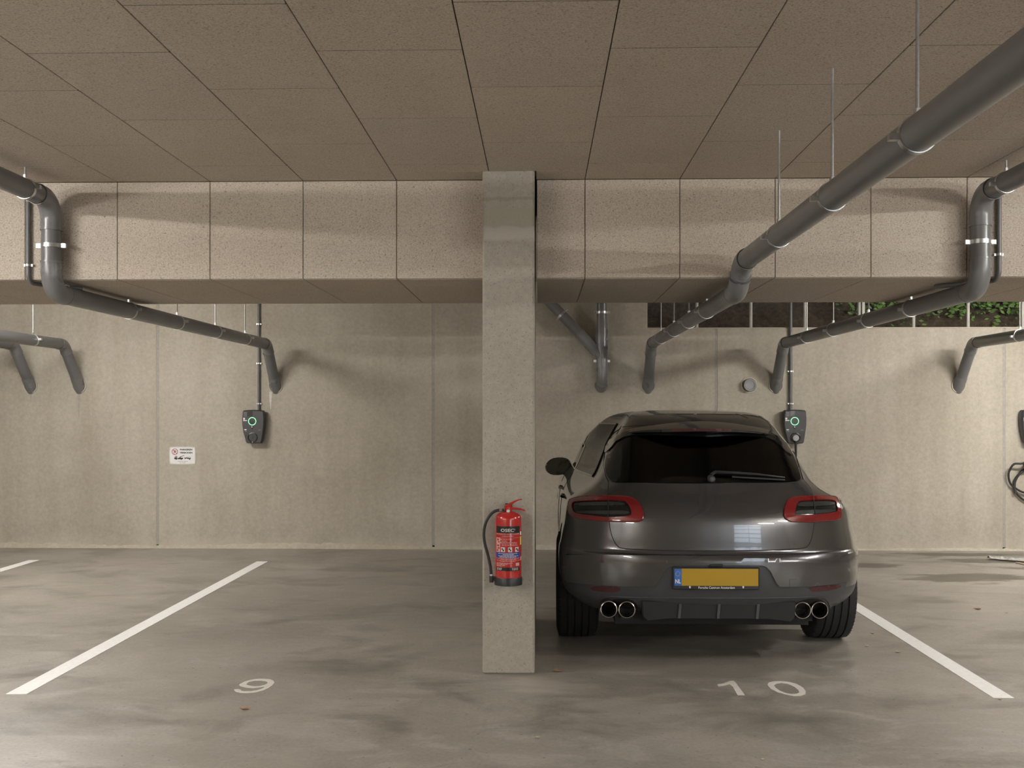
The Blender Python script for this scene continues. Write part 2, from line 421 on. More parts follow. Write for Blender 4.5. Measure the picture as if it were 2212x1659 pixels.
# outside the slot: a planted earth bank
def soil():
    m, nt, b = new_mat('earth_bank'); p = pos_of(nt)
    nt.links.new(ramp(nt, noise(nt, p, 17, 6, .75), [(.3, (.03, .021, .013)), (.6, (.085, .063, .04)), (.8, (.17, .135, .09))]), b.inputs['Base Color'])
    setb(b, Roughness=.95); bump(nt, b, noise(nt, p, 30, 5, .7), .8, .03); return m
V, Fc = [], []; nx, ny = 90, 26
for j in range(ny + 1):
    for i in range(nx + 1):
        x = .6 + 10.4 * i / nx; t = j / ny
        V.append((x, YW + .30 + 1.1 * t ** 1.15 + random.uniform(-.03, .03), 2.25 + 1.55 * t ** .9 + random.uniform(-.03, .03)))
        if i and j: a = j * (nx + 1) + i; Fc.append((a - nx - 2, a - nx - 1, a, a - 1))
bank = obj('earth_bank', (V, Fc), soil()); tag(bank, 'dark brown earth bank seen outside the slot', 'bank', kind='structure')
lv = plain('ivy_leaves', (.10, .19, .04), .55, var=.6, scale=7)
V, Fc = [], []; rr = random.Random(8)
for i in range(9000):
    x = 3.1 + 6.3 * rr.random(); t = .12 + .55 * rr.random()
    if rr.random() > max(0.0, min(1, (x - 3.0) * .8)) * max(.06, min(1.0, (t - .17) * 6)): continue
    c = Vector((x, YW + .28 + 1.1 * t ** 1.15 - rr.random() * .14, 2.27 + 1.55 * t ** .9 + rr.random() * .08)); s = .016 + .022 * rr.random()
    u = Vector((rr.uniform(-1, 1), rr.uniform(-.6, .6), rr.uniform(-.5, .5))).normalized(); w = u.cross(Vector((rr.uniform(-.5, .5), -1, rr.uniform(-.2, 1)))).normalized()
    a = len(V); V += [c - u * s, c + w * s * .6, c + u * s * 1.2, c - w * s * .6]; Fc.append((a, a + 1, a + 2, a + 3))
iv = obj('ivy', (V, Fc), lv, smooth=False); tag(iv, 'green ivy and shrubs growing on the bank outside the slot', 'ivy', kind='stuff')

for nm, vf, lb in (('wall_left', box(RX0 - .2, RX0, RY0, YW + .3, 0, CEIL + .3), 'concrete side wall of the garage far to the left'),
                   ('wall_right', box(RX1, RX1 + .2, RY0, YW + .3, 0, CEIL + .3), 'concrete side wall of the garage far to the right')):
    tag(obj(nm, vf, M['plain_wall'], smooth=False), lb, 'wall', kind='structure')
wf = obj('wall_front', join(box(RX0, 3.6, RY0 - .2, RY0, 0, CEIL + .04), box(5.9, RX1, RY0 - .2, RY0, 0, CEIL + .04), box(3.6, 5.9, RY0 - .2, RY0, 2.3, CEIL + .04)), M['plain_wall'], smooth=False)
tag(wf, 'concrete wall across the aisle behind the viewer, with the driveway door', 'wall', kind='structure')
M['skylit'] = emit('backlit_door_glazing', (.72, .86, 1.0, 1), 5.0)
dr = obj('door_1', join(*[box(3.6, 5.9, RY0 - .14, RY0 - .06, z, z + .07) for z in (0, .44, .90, 1.36, 1.82, 2.23)], *[box(x, x + .06, RY0 - .14, RY0 - .06, 0, 2.3) for x in (3.6, 4.72, 5.84)]), M['zinc'], smooth=False)
tag(dr, 'glazed sectional driveway door behind the viewer', 'door', kind='structure')
for z in (.07, .51, .97, 1.43, 1.89):
    for x in (3.66, 4.78): obj('pane', box(x, x + 1.06, RY0 - .11, RY0 - .09, z, z + .37 if z < 1.8 else 2.23), M['skylit'], dr, smooth=False)

# ------------------------------------------------------------------ LED battens on the ceiling (outside the picture)
M['lamp_body'] = plain('batten_white', (.75, .75, .74), .5)
M['lamp'] = emit('batten_diffuser', LAMP_COL, LAMP); M['lamp_bay_left'] = emit('batten_diffuser_dimmed', LAMP_COL, LAMP_BAY_L); M['lamp_bay_right'] = emit('batten_diffuser_bay', LAMP_COL, LAMP_BAY_R); M['lamp_added'] = emit('added_tube_diffuser', LAMP_COL, LAMP_ADDED)
def batten(x, y, along, label, z=CEIL, L=1.25, m='lamp'):
    t = thing('ceiling_light', (x, y, z), label, 'lamp', 'LED battens on the ceiling')
    hx, hy = (L / 2, .035) if along == 'x' else (.035, L / 2)
    obj('housing', box(x - hx, x + hx, y - hy, y + hy, z - .05, z - .001), M['lamp_body'], t, smooth=False, bevel=.006)
    k = .93
    obj('diffuser', box(x - hx * k, x + hx * k, y - hy * k, y + hy * k, z - .09, z - .051), M[m], t, smooth=False, bevel=.008)
def added_tube(x, y, z, label, L=1.5):  # unseen tubes added, hung low to brighten the ceiling and beam
    t = thing('added_tube_light', (x, y, z), label, 'lamp', 'tube lights added over the aisle')
    obj('diffuser', tube([(x - L / 2, y, z), (x + L / 2, y, z)], .035, 16), M['lamp_added'], t)
    for s in (-1, 1):
        obj('end_cap', tube([(x + s * L / 2, y, z), (x + s * (L / 2 + .05), y, z)], .042, 16), M['lamp_body'], t)
        obj('suspension', tube([(x + s * (L / 2 - .1), y, z + .03), (x + s * (L / 2 - .1), y, CEIL)], .004, 6), M['rod'], t)
batten(-4.35, 4.45, 'y', 'white LED batten over the aisle left of the picture')
batten(4.65, 4.45, 'y', 'white LED batten over the aisle right of the picture')
ZS = CEIL + .035
batten(-4.8, 8.95, 'x', 'white LED batten behind the beam on the left', ZS, L=1.5, m='lamp_bay_left')
batten(5.5, 9.0, 'x', 'white LED batten behind the beam on the right', ZS, L=1.6, m='lamp_bay_right')
added_tube(-5.2, .4, 2.35, 'added tube light over the aisle beyond the left edge')
added_tube(5.6, .4, 2.35, 'added tube light over the aisle beyond the right edge')
added_tube(-5.2, -3.6, 2.35, 'added tube light behind the viewer on the left')
added_tube(5.6, -3.6, 2.35, 'added tube light behind the viewer on the right')

# ------------------------------------------------------------------ drain pipes
PR = .059
def fillet(P, R):
    """split a polyline into straight runs and elbow arcs"""
    P = [Vector(p) for p in P]; runs, arcs = [], []; start = P[0]
    for i in range(1, len(P) - 1):
        d1 = (P[i] - P[i - 1]).normalized(); d2 = (P[i + 1] - P[i]).normalized(); th = d1.angle(d2)
        t = R * math.tan(th / 2); a = P[i] - d1 * t; b = P[i] + d2 * t
        nrm = (d2 - d1 * d1.dot(d2)).normalized(); c = a + nrm * R; arc = []
        for k in range(13):
            f = th * k / 12; arc.append(c - nrm * R * math.cos(f) + d1 * R * math.sin(f))
        runs.append((start, a)); arcs.append([a - d1 * .055] + arc + [b + d2 * .055]); start = b
    runs.append((start, P[-1])); return runs, arcs
def ring(c, d, r, w=.013, th=.0035, n=28):
    d = Vector(d).normalized(); c = Vector(c)
    return tube([c - d * w, c - d * w * .98, c + d * w * .98, c + d * w], [r, r + th, r + th, r], n, caps=False)
def clamp_part(parent, c, d, r, lug):
    c = Vector(c); d = Vector(d).normalized(); lug = Vector(lug).normalized(); pieces = [ring(c, d, r)]
    o = d.cross(lug).normalized()
    for s in (-1, 1):
        q = c + lug * s * (r + .016); e = Vector((abs(lug.x), abs(lug.y), abs(lug.z))) * .016 + Vector((abs(d.x), abs(d.y), abs(d.z))) * .013 + Vector((abs(o.x), abs(o.y), abs(o.z))) * .009
        pieces.append(box(q.x - e.x, q.x + e.x, q.y - e.y, q.y + e.y, q.z - e.z, q.z + e.z))
    return obj('clamp', join(*pieces), M['zinc'], parent)
def drain(loc, label, P, R=.13, r=PR, vert=(), rods=(), collar=None, elbows_socket=True):
    t = thing('drain_pipe', loc, label, 'pipe', 'grey drain pipes'); runs, arcs = fillet(P, R)
    for a, b in runs: obj('pipe', tube([a, b], r, 32), M['pvc'], t)
    for arc in arcs:
        e = obj('elbow', tube(arc, r * 1.055, 32, caps=False), M['pvc_light'], t)
        for p, q in ((arc[0], arc[1]), (arc[-1], arc[-2])): obj('socket_rim', ring(p, Vector(q) - Vector(p), r * 1.05, .006, .0035), M['pvc_light'], e)
    for c in vert: clamp_part(t, c, (0, 0, 1), r + .001, (1, 0, 0))
    for (c, ztop) in rods:
        c = Vector(c); cl_ = clamp_part(t, c, (0, 1, 0), r + .001, (1, 0, .12))
        obj('nut', lathe([(.012, -.012), (.012, .012)], c + Vector((0, 0, r + .012)), 'z', 6), M['zinc'], cl_)
        obj('hanger_rod', tube([c + Vector((0, 0, r)), (c.x, c.y, ztop)], .0058, 8), M['rod'], t)
    if collar:
        c = Vector(collar)
        obj('wall_collar', lathe([(r * 1.18, .004), (r * 1.22, -.010), (r * 1.40, -.010), (r * 1.46, .0), (r * 1.46, .012)], c, 'y', 36, cap=False), M['mortar'], t)
        p, q = P[-2], P[-1]; d = (Vector(q) - Vector(p)).normalized()
        obj('socket', tube([Vector(q) - d * .20, Vector(q) - d * .17, Vector(q) + d * .02], [r * 1.02, r * 1.085, r * 1.085], 32), M['pvc_light'], t)
    return t
ZR, ZE = 2.315, 1.862            # lower run height, wall entry height
YT = YW - .40                    # where the run turns down to the wall
def tail(x): return [(x, YT, ZR), (x, YW + .04, ZE - .045)]
def lows(x, pxs):
    out = []
    for p in pxs:
        y = abs(x) * F / abs(p - 1167); out.append(((x, y, ZR + .0), ZB if y < YBK else CEIL + .036))
    return out
xa = -3.03
drain((xa, YW, ZE), 'grey drain pipe dropping down the beam on the left, then running to the wall charger', [(xa, .6, 2.885), (xa, 6.495, 2.885), (xa, 6.495, ZR)] + tail(xa),
      vert=[(xa, 6.495, at(101, 531, 'y', 6.495).z)], rods=lows(xa, (270, 376, 460, 525)) + [((xa, 6.16, 2.885), CEIL)], collar=(xa, YW, ZE))
xe = 2.665
drain((xe, YW, ZE), 'grey drain pipe dropping down the beam at the right edge of the picture', [(xe, .6, 2.885), (xe, 6.495, 2.885), (xe, 6.495, ZR)] + tail(xe),
      vert=[(xe, 6.495, at(2104, 523, 'y', 6.495).z)], rods=lows(xe, (1739, 1795, 1870, 1960)) + [((xe, 6.14, 2.885), CEIL)], collar=(xe, YW, ZE))
xc = 1.222
drain((xc, YW, ZE), 'long grey drain pipe crossing the upper right on threaded rods, down beside the pillar', [(xc, .8, 2.475), (xc, 6.43, 2.475), (xc, 6.60, ZR)] + tail(xc), R=.2,
      rods=lows(xc, (1427, 1455, 1487, 1525)) + [((xc, y, 2.475), CEIL) for y in (2.45, 3.47, 4.47, 5.46)] , collar=(xc, YW, ZE))
for px, lb, rp in ((171, 'grey drain pipe entering the left wall, the right one of two', (58,)), (66, 'grey drain pipe entering the left wall, nearest the left edge', ()),
                   (2071, 'grey drain pipe entering the wall near the coiled charging cable', (2190,))):
    x = at(px, 834, 'y', YW).x
    drain((x, YW, ZE), lb, [(x, .6, 2.885), (x, 6.495, 2.885), (x, 6.495, ZR)] + tail(x), vert=[(x, 6.495, 2.60)], rods=lows(x, rp) + [((x, y, ZR), CEIL + .036) for y in (8.7, 9.7)] + [((x, 5.2, 2.885), CEIL)], collar=(x, YW, ZE))
# branched pipe just right of the pillar
YD = YW - .115; xd = at(1300, 750, 'y', YD).x; zd = lambda py: at(1300, py, 'y', YD).z
t = drain((xd, YW, ZE), 'upright grey drain pipe with a slanting branch beside the pillar', [(xd, YD, CEIL), (xd, YD, ZE + .02), (xd, YW + .04, ZE - .03)], R=.09, vert=[(xd, YD, zd(675)), (xd, YD, zd(780))], collar=(xd, YW, ZE))
p0 = Vector((xd, YD, zd(772))); p1 = Vector(at(1187, 652, 'y', YD)); dd = (p1 - p0).normalized()
br = obj('branch', tube([p0, p0 + dd * .37], PR * 1.06, 32), M['pvc_light'], t)
obj('socket_rim', ring(p0 + dd * .365, dd, PR * 1.05, .008, .004), M['pvc_light'], br)
obj('pipe', tube([p0 + dd * .33, p0 + dd * .95], PR, 32), M['pvc'], t)
c = p0 + dd * .66; k = dd.cross(Vector((0, 1, 0))).normalized()
pieces = [ring(c, dd, PR + .001)]
for s in (-1, 1): pieces.append(tube([c + k * s * (PR + .002), c + k * s * (PR + .03)], .011, 8))
obj('clamp', join(*pieces), M['zinc'], t)
obj('socket', tube([(xd, YD, zd(690)), (xd, YD, zd(702)), (xd, YD, zd(770)), (xd, YD, zd(812))], [PR * 1.0, PR * 1.12, PR * 1.12, PR * 1.12], 32), M['pvc_light'], t)
# capped stub
c = at(1618, 832, 'y', YW)
t = thing('capped_pipe_stub', c, 'short grey drain stub closed by a round cap in the wall', 'pipe')
obj('wall_collar', lathe([(.078, .004), (.080, -.008), (.094, -.008), (.097, .0), (.097, .01)], c, 'y', 36, cap=False), M['mortar'], t)
obj('cap', lathe([(.070, .02), (.070, -.055), (.066, -.060), (.054, -.060), (.050, -.054), (.0005, -.052)], c, 'y', 36), M['pvc_light'], t)

# ------------------------------------------------------------------ conduits
def conduit(label, pts, r, clips, axis_y):
    t = thing('conduit', pts[-1], label, 'conduit', 'grey cable conduits')
    obj('tube', tube(pts, r, 16), M['conduit'], t)
    for (x, z) in clips:
        obj('clip', join(box(x - r - .014, x + r + .014, axis_y - .001, axis_y + r + .006, z - .007, z + .007), ring((x, axis_y, z), (0, 0, 1), r, .007, .004, 16)), M['zinc'], t)
def curve(P, R):
    runs, arcs = fillet(P, R); out = [runs[0][0]]
    for i, a in enumerate(arcs): out += a[1:-1]
    return out + [runs[-1][1]]
yc = YB - .020; z1 = lambda py: at(61, py, 'y', yc).z
xl = at(61, 500, 'y', yc).x
conduit('thin grey conduit on the beam beside the left drain pipe', curve([(xl, yc, z1(436)), (xl, yc, ZB - .018), (xl + .035, YB + .12, ZB - .018), (xl + .2, YB + .30, ZB - .018)], .05), .0135, [(xl, z1(573))], yc)
xr = at(2158, 500, 'y', yc).x
conduit('thin grey conduit on the beam beside the right drain pipe', curve([(xr, yc, z1(415)), (xr, yc, ZB - .018), (xr - .03, YB + .12, ZB - .018), (xr - .25, YB + .35, ZB - .018)], .05), .0145, [(xr, z1(558))], yc)
yc = YW - .022
for px, r, cp, lb in ((559, .0135, (700, 785, 872), 'thin grey conduit down the wall to the left wall charger'), (1708, .0185, (729, 802, 872), 'grey conduit down the wall to the charger above the car')):
    x = at(px, 800, 'y', yc).x
    conduit(lb, [(x, yc, CEIL + .03), (x, yc, at(px, 890, 'y', yc).z)], r, [(x, at(px, q, 'y', yc).z) for q in cp], yc)

# ------------------------------------------------------------------ wall chargers
M['ch_body'] = plain('charger_anthracite', (.042, .042, .046), .42, var=.06)
M['ch_low'] = plain('charger_lower_cover', (.030, .030, .033), .45, var=.06)
M['ch_dark'] = plain('charger_black', (.010, .010, .011), .3)
M['ch_glass'] = plain('charger_display', (.055, .045, .05), .12)
M['ch_ring'] = emit('charger_ring_green', (.03, .80, .30, 1), 1.25)
M['ch_led'] = emit('charger_indicator', (1, .95, .95, 1), 1.2)
M['print_white'] = plain('white_print', (.75, .75, .74), .6, var=.05)
M['ch_blue'] = plain('blue_print', (.10, .16, .22), .5)
M['ch_flap'] = plain('grey_socket_flap', (.36, .36, .37), .45)
CH = [(265, 188), (440, 172), (640, 165), (860, 172), (1030, 190), (1066, 240), (1085, 500), (1075, 800), (1040, 1050), (985, 1400), (950, 1450), (680, 1462), (400, 1450), (370, 1400), (270, 1050), (225, 760), (215, 500), (238, 240)]
def charger(pxc, pyc, label, flap, cable=False):
    c = at(pxc, pyc, 'y', YW); t = thing('wall_charger', c, label, 'charger', 'wall chargers')
    S = .05725 / 189.8 * .98
    q = lambda cx, cy: (c.x + (cx - 650) * S, c.z - (cy - 815) * S)
    yf, yb = YW - .12, YW - .003
    outl = [q(*p) for p in CH]; ctr = (c.x, c.z)
    rings = []
    for k, y in ((.93, yb), (1.0, YW - .05), (1.0, YW - .095), (.975, YW - .112), (.93, yf)):
        rings.append([(ctr[0] + (x - ctr[0]) * k, y, ctr[1] + (z - ctr[1]) * k) for x, z in outl])
    n = len(outl); V = [p for r_ in rings for p in r_]; Fc = [tuple(range(n)), tuple(range(5 * n - 1, 4 * n - 1, -1))]
    for i in range(4):
        for k in range(n): a, b = i * n + k, i * n + (k + 1) % n; Fc.append((a, b, b + n, a + n))
    Fc = [tuple(reversed(f)) for f in Fc]
    obj('body', (V, Fc), M['ch_body'], t, angle=28)
    def plate(nm, pts, m, d=.002, par=t):
        return obj(nm, prism([q(*p) for p in pts][::-1], yf - d, yf + .002), m, par, smooth=False)
    plate('lower_cover', [(300, 1040), (1020, 1030), (960, 1380), (925, 1420), (420, 1425), (385, 1390)], M['ch_low'], .004)
    plate('label_panel', [(285, 225), (640, 205), (640, 420), (430, 440), (290, 420)], M['ch_dark'])
    plate('display', [(450, 225), (635, 215), (630, 370), (560, 400), (450, 390)], M['ch_glass'], .0035)
    for k in range(5): plate('label_line', [(300, 262 + k * 36), (420, 260 + k * 36), (420, 270 + k * 36), (300, 272 + k * 36)], M['ch_flap'], .0035)
    plate('sticker', [(275, 470), (345, 470), (345, 545), (275, 545)], M['print_white']); plate('sticker', [(275, 560), (425, 558), (425, 596), (275, 598)], M['print_white'])
    plate('seam', [(800, 600), (1050, 600), (1050, 607), (800, 607)], M['ch_dark'], .001); plate('seam', [(636, 205), (644, 205), (644, 440), (636, 440)], M['ch_dark'], .001)
    plate('seam', [(636, 900), (642, 900), (642, 1030), (636, 1030)], M['ch_dark'], .001)
    plate('logo', [(320, 910), (408, 905), (404, 940), (318, 945)], M['print_white']); plate('logo', [(330, 955), (410, 955), (410, 1010), (380, 1010)], M['ch_blue'])
    plate('print_line', [(850, 935), (955, 935), (955, 945), (850, 945)], M['ch_flap'])
    rc = q(625, 605); R = 143 * S
    pts = [(rc[0] + R * math.cos(a), yf - .002, rc[1] + R * math.sin(a)) for a in [2 * math.pi * k / 40 for k in range(41)]]
    dsc = obj('reader', lathe([(R * 1.12, .004), (R * 1.12, -.002), (R * .2, -.003)], (rc[0], yf, rc[1]), 'y', 36), M['ch_dark'], t)
    obj('light_ring', tube(pts, .0042, 8, caps=False), M['ch_ring'], dsc)
    b_ = obj('button', lathe([(.011, .003), (.011, -.004), (.009, -.005)], (q(620, 845)[0], yf, q(620, 845)[1]), 'y', 20), M['ch_dark'], t)
    obj('indicator', lathe([(.0042, .0), (.0042, -.007)], (q(620, 825)[0], yf, q(620, 825)[1]), 'y', 12), M['ch_led'], b_)
    so = q(645, 1225); R2 = 190 * S
    sk = obj('socket', lathe([(R2, .004), (R2 * 1.0, -.006), (R2 * .86, -.008), (R2 * .80, .0), (R2 * .3, .001)], (so[0], yf - .003, so[1]), 'y', 32), M['ch_dark'], t)
    if flap: obj('flap', lathe([(R2 * .62, .0), (R2 * .62, -.03), (R2 * .56, -.034), (R2 * .1, -.035)], (so[0], yf - .004, so[1] - .004), 'y', 32), M['ch_flap'], sk)
    else: plate('socket_mark', [(560, 1200), (640, 1200), (640, 1255), (560, 1255)], M['ch_body'], .011, sk)
    obj('lock', lathe([(.008, .0), (.008, -.008), (.005, -.010)], (q(640, 1405)[0], yf - .003, q(640, 1405)[1]), 'y', 16), M['zinc'], t)
    return c
charger(552.4, 921.5, 'dark grey wall charger with green ring left of the pillar, socket empty', False)
ccar = charger(1712.6, 921.5, 'dark grey wall charger with green ring standing above the car roof, plug inserted', True)
crt = charger(2222.5, 921.5, 'dark grey wall charger cut off by the right edge of the picture', True)
# charging cables
def cable(label, pts, r=.0115):
    t = tag(obj('charging_cable', tube(pts, r, 12), M['black_rubber']), label, 'cable', 'charging cables'); return t
def spline(P, n=8):
    P = [Vector(p) for p in P]; Q = [P[0]] + P + [P[-1]]; out = []
    for i in range(1, len(Q) - 2):
        a, b, c, d = Q[i - 1:i + 3]
        for k in range(n):
            s = k / n; out.append(.5 * ((2 * b) + (c - a) * s + (2 * a - 5 * b + 4 * c - d) * s * s + (3 * b - a - 3 * c + d) * s ** 3))
    return out + [P[-1]]
y_ = YW - .14
cable('black charging cable hanging from the charger above the car', spline([(ccar.x + .0, y_, ccar.z - .135), (ccar.x + .0, y_, ccar.z - .25), (ccar.x + .005, y_ + .02, ccar.z - .5), (ccar.x, y_ - .05, ccar.z - .95)]), .0135)
w = lambda a, b, d: at(a, b, 'y', YW - d)
cable('black charging cable coiled on the wall at the right edge', spline([(crt.x, YW - .17, crt.z - .12), (crt.x + .02, YW - .19, crt.z - .3), w(2212, 1000, .12), w(2190, 1003, .09), w(2179, 1022, .07), w(2181, 1041, .05), w(2190, 1052, .045), w(2212, 1064, .045),
      w(2240, 1066, .05), w(2252, 1045, .07), w(2240, 1020, .07), w(2215, 1016, .06), w(2196, 1030, .04), w(2191, 1050, .035), w(2198, 1068, .035), w(2215, 1081, .035), w(2238, 1078, .04), w(2246, 1050, .05), w(2236, 1024, .05), w(2212, 1014, .04), w(2193, 1040, .03), w(2194, 1066, .06)], 10))
hk = tag(obj('cable_hook', join(tube([w(2216, 1004, .0), w(2216, 1004, .12)], .022, 14), ring(w(2216, 1004, .12), (0, 1, 0), .02, .008, .01)), M['black_plastic']), 'black cable holder on the wall holding the coiled cable', 'hook')

# ------------------------------------------------------------------ no-parking sign
yS = YW - .006; c = at(394, 984, 'y', yS)
sg = thing('parking_sign', c, 'small white no-parking sign with tow truck on the wall', 'sign')
M['sign_white'] = plain('sign_white', (.80, .80, .80), .35, var=.03); M['sign_edge'] = plain('sign_edge', (.66, .65, .63), .4, var=.04)
M['sign_red'] = plain('sign_red', (.36, .07, .07), .5); M['sign_black'] = plain('sign_black', (.025, .025, .025), .5)
ks = 70 / 2111.0
sp = lambda cx, cy: (lambda p: (p.x, p.z))(at(360 + cx * ks, 955 + cy * ks, 'y', yS))
def sflat(nm, pts, m, d, par=None, holes=()):
    P, T = fill2d([sp(*p) for p in pts], [[sp(*p) for p in h] for h in holes])
    P3 = [(x, yS - d, z) for x, z in P]; T = orient(P3, T, Vector((0, -1, 0)))
    return obj(nm, thicken(P3, T, Vector((0, .0008, 0))), m, par or sg, smooth=False)
rrect = lambda x0, y0, x1, y1, r: smooth_poly([(x0 + r, y0), (x1 - r, y0), (x1, y0 + r), (x1, y1 - r), (x1 - r, y1), (x0 + r, y1), (x0, y1 - r), (x0, y0 + r)], 1)
P, T = fill2d([sp(*p) for p in rrect(175, 300, 1885, 1450, 90)]); P3 = [(x, yS, z) for x, z in P]
obj('board', thicken(P3, orient(P3, T, Vector((0, -1, 0))), Vector((0, .005, 0))), M['sign_edge'], sg, smooth=False)
sflat('face', rrect(240, 360, 1815, 1388, 60), M['sign_white'], .0012)
circ = lambda cx, cy, r, n=32: [(cx + r * math.cos(2 * math.pi * k / n), cy + r * math.sin(2 * math.pi * k / n)) for k in range(n)]
em = sflat('prohibition_ring', circ(535, 628, 205), M['sign_red'], .002, holes=[circ(535, 628, 165)])
sflat('letter_p', [(450, 535), (590, 535), (635, 575), (630, 630), (585, 665), (520, 665), (505, 750), (455, 750), (480, 580), (450, 570)], M['sign_red'], .002, holes=[[(528, 580), (570, 580), (585, 605), (570, 625), (525, 628)]])
sflat('prohibition_bar', [(385, 505), (415, 475), (690, 755), (665, 785)], M['sign_red'], .0016)
def slabel(s, cx, cy, wpx, hpx, m, nm='lettering', bold=0.0):
    vf = text_vf(s, 1.0, 'CENTER', bold); xs = [v[0] for v in vf[0]]; ys = [v[1] for v in vf[0]]
    sx = wpx / (max(xs) - min(xs)); sy = hpx / (max(ys) - min(ys)); mx, my = (max(xs) + min(xs)) / 2, (max(ys) + min(ys)) / 2
    P = [sp(cx + (x - mx) * sx, cy - (y - my) * sy) for x, y in vf[0]]
    P3 = [(x, yS - .002, z) for x, z in P]
    obj(nm, (P3, orient(P3, vf[1], Vector((0, -1, 0)))), m, sg, smooth=False)
slabel('PARKEREN', 1275, 490, 810, 110, M['sign_black'], bold=.045); slabel('VERBODEN', 1270, 692, 830, 110, M['sign_black'], bold=.045)
slabel('wegsleepregeling', 1045, 1250, 670, 66, M['sign_black'], 'small_lettering'); slabel('van kracht', 1040, 1338, 390, 50, M['sign_black'], 'small_lettering')
tr = sflat('tow_truck', [(490, 1110), (505, 1030), (560, 920), (600, 905), (685, 910), (695, 1075), (730, 1080), (740, 1035), (820, 1015), (870, 950), (1150, 850), (1160, 875), (930, 970), (900, 1010), (1085, 1020), (1060, 1110), (990, 1120)], M['sign_black'], .002, holes=[[(560, 1000), (590, 940), (650, 945), (655, 985)]])
for q in ((630, 1125), (955, 1130)): sflat('wheel', circ(*q, 32, 16), M['sign_black'], .0022, tr)
tc = sflat('towed_car', [(1140, 1010), (1290, 1010), (1330, 960), (1540, 980), (1580, 1040), (1570, 1090), (1500, 1120), (1440, 1100), (1240, 1060), (1150, 1045)], M['sign_black'], .002, holes=[[(1320, 1010), (1345, 975), (1425, 980), (1425, 1030)], [(1440, 1030), (1440, 985), (1530, 992), (1555, 1040)]])
for q in ((1210, 1075), (1495, 1125)): sflat('wheel', circ(*q, 32, 16), M['sign_black'], .0022, tc)

# ------------------------------------------------------------------ fire extinguisher on the pillar
M['red'] = plain('extinguisher_red', (.42, .016, .014), .22, var=.05, coat=.6); M['lbl_black'] = plain('label_black', (.012, .012, .013), .3)
M['lbl_blue'] = plain('label_blue', (.02, .05, .27), .35); M['lbl_white'] = plain('label_white', (.62, .58, .56), .5, var=.05); M['lbl_pink'] = plain('label_pale_print', (.60, .36, .34), .5, var=.1)
M['yellow'] = plain('yellow_sticker', (.65, .46, .02), .5); M['brass'] = plain('brass', (.45, .36, .12), .35, 1.0)
YE = 6.342 - .092; ce = at(1098, 1263, 'y', YE); RE = .0785
ex = thing('fire_extinguisher', ce, 'red fire extinguisher with black hose hung on the pillar', 'extinguisher')
zz = lambda py: at(1098, py, 'y', YE).z
zb, zs = zz(1263), zz(1120)
prof = [(RE * .7, zb + .01 - ce.z), (RE, zb + .014 - ce.z), (RE, zs - ce.z)]
for k in range(1, 9):
    a = k / 8 * math.pi / 2; prof.append((.024 + (RE - .024) * math.cos(a), zs - ce.z + .042 * math.sin(a)))
prof += [(.0215, zz(1105) - ce.z), (.0215, zz(1097) - ce.z)]
cyl = obj('cylinder', lathe(prof, ce, 'z', 48), M['red'], ex)
obj('base_skirt', lathe([(RE * .9, 0), (RE + .004, .003), (RE + .004, zz(1247) - ce.z), (RE + .002, zz(1245) - ce.z), (RE - .003, zz(1245) - ce.z)], ce, 'z', 48), M['black_plastic'], ex)
vb = obj('valve', lathe([(.0195, zz(1106) - ce.z), (.0195, zz(1094) - ce.z), (.015, zz(1092) - ce.z), (.015, zz(1090) - ce.z)], ce, 'z', 20), M['red'], ex)
g = at(1098, 1104, 'y', YE - .03)
gg = obj('gauge', lathe([(.0112, .012), (.0112, -.004), (.0095, -.006)], g, 'y', 24), M['zinc'], vb)
obj('gauge_face', lathe([(.0085, 0), (.0085, -.0075)], g, 'y', 20), M['lbl_white'], gg)
e = lambda cx, cy, d=0.0: at(1040 + cx * 110 / 2212, 1070 + cy * 110 / 2212, 'y', YE + d)
def lever(nm, poly, th):
    P = [e(*p) for p in poly]; return obj(nm, prism([(p.x, p.z) for p in P][::-1], YE - th, YE + th), M['red'], ex, bevel=.002)
lever('upper_lever', [(990, 500), (1000, 460), (1100, 410), (1270, 310), (1450, 220), (1620, 165), (1760, 150), (1780, 175), (1640, 205), (1470, 290), (1330, 390), (1300, 460), (1180, 520), (1080, 560)], .011)
lever('carrying_handle', [(1000, 520), (1150, 500), (1300, 500), (1500, 530), (1700, 560), (1850, 610), (1915, 660), (1890, 690), (1720, 640), (1500, 610), (1310, 600), (1100, 600), (1010, 580)], .0115)
h0 = e(1000, 630); h1 = e(1110, 650)
obj('hose_coupling', tube([h1, h0], .0085, 14), M['brass'], ex)
hp = [(520, 315), (450, 315), (370, 335), (300, 390), (240, 480), (205, 580), (190, 690), (195, 800), (215, 900), (250, 1020), (280, 1150), (300, 1260), (310, 1370), (313, 1420)]
H = [at(1020 + x * 160 / 1207, 1060 + y * 160 / 1207, 'y', YE - .012 + .0 * i) for i, (x, y) in enumerate(hp)]
hs = obj('hose', tube(spline(H, 6), .0084, 16), M['black_rubber'], ex)
d0 = (H[1] - H[0]).normalized(); obj('ferrule', tube([H[0] + d0 * .012, H[0] + d0 * .028], .0098, 16), M['zinc'], hs)
d1 = (H[-1] - H[-2]).normalized(); obj('ferrule', tube([H[-2] - d1 * .004, H[-2] + d1 * .006], .0098, 16), M['zinc'], hs)
n0 = H[-1]; nz = obj('nozzle', join(tube([n0 + Vector((0, 0, .012)), n0 + Vector((0, 0, -.026))], .0125, 16), box(n0.x, ce.x - RE + .006, n0.y - .007, n0.y + .007, n0.z - .018, n0.z + .008)), M['black_plastic'], ex, bevel=0)
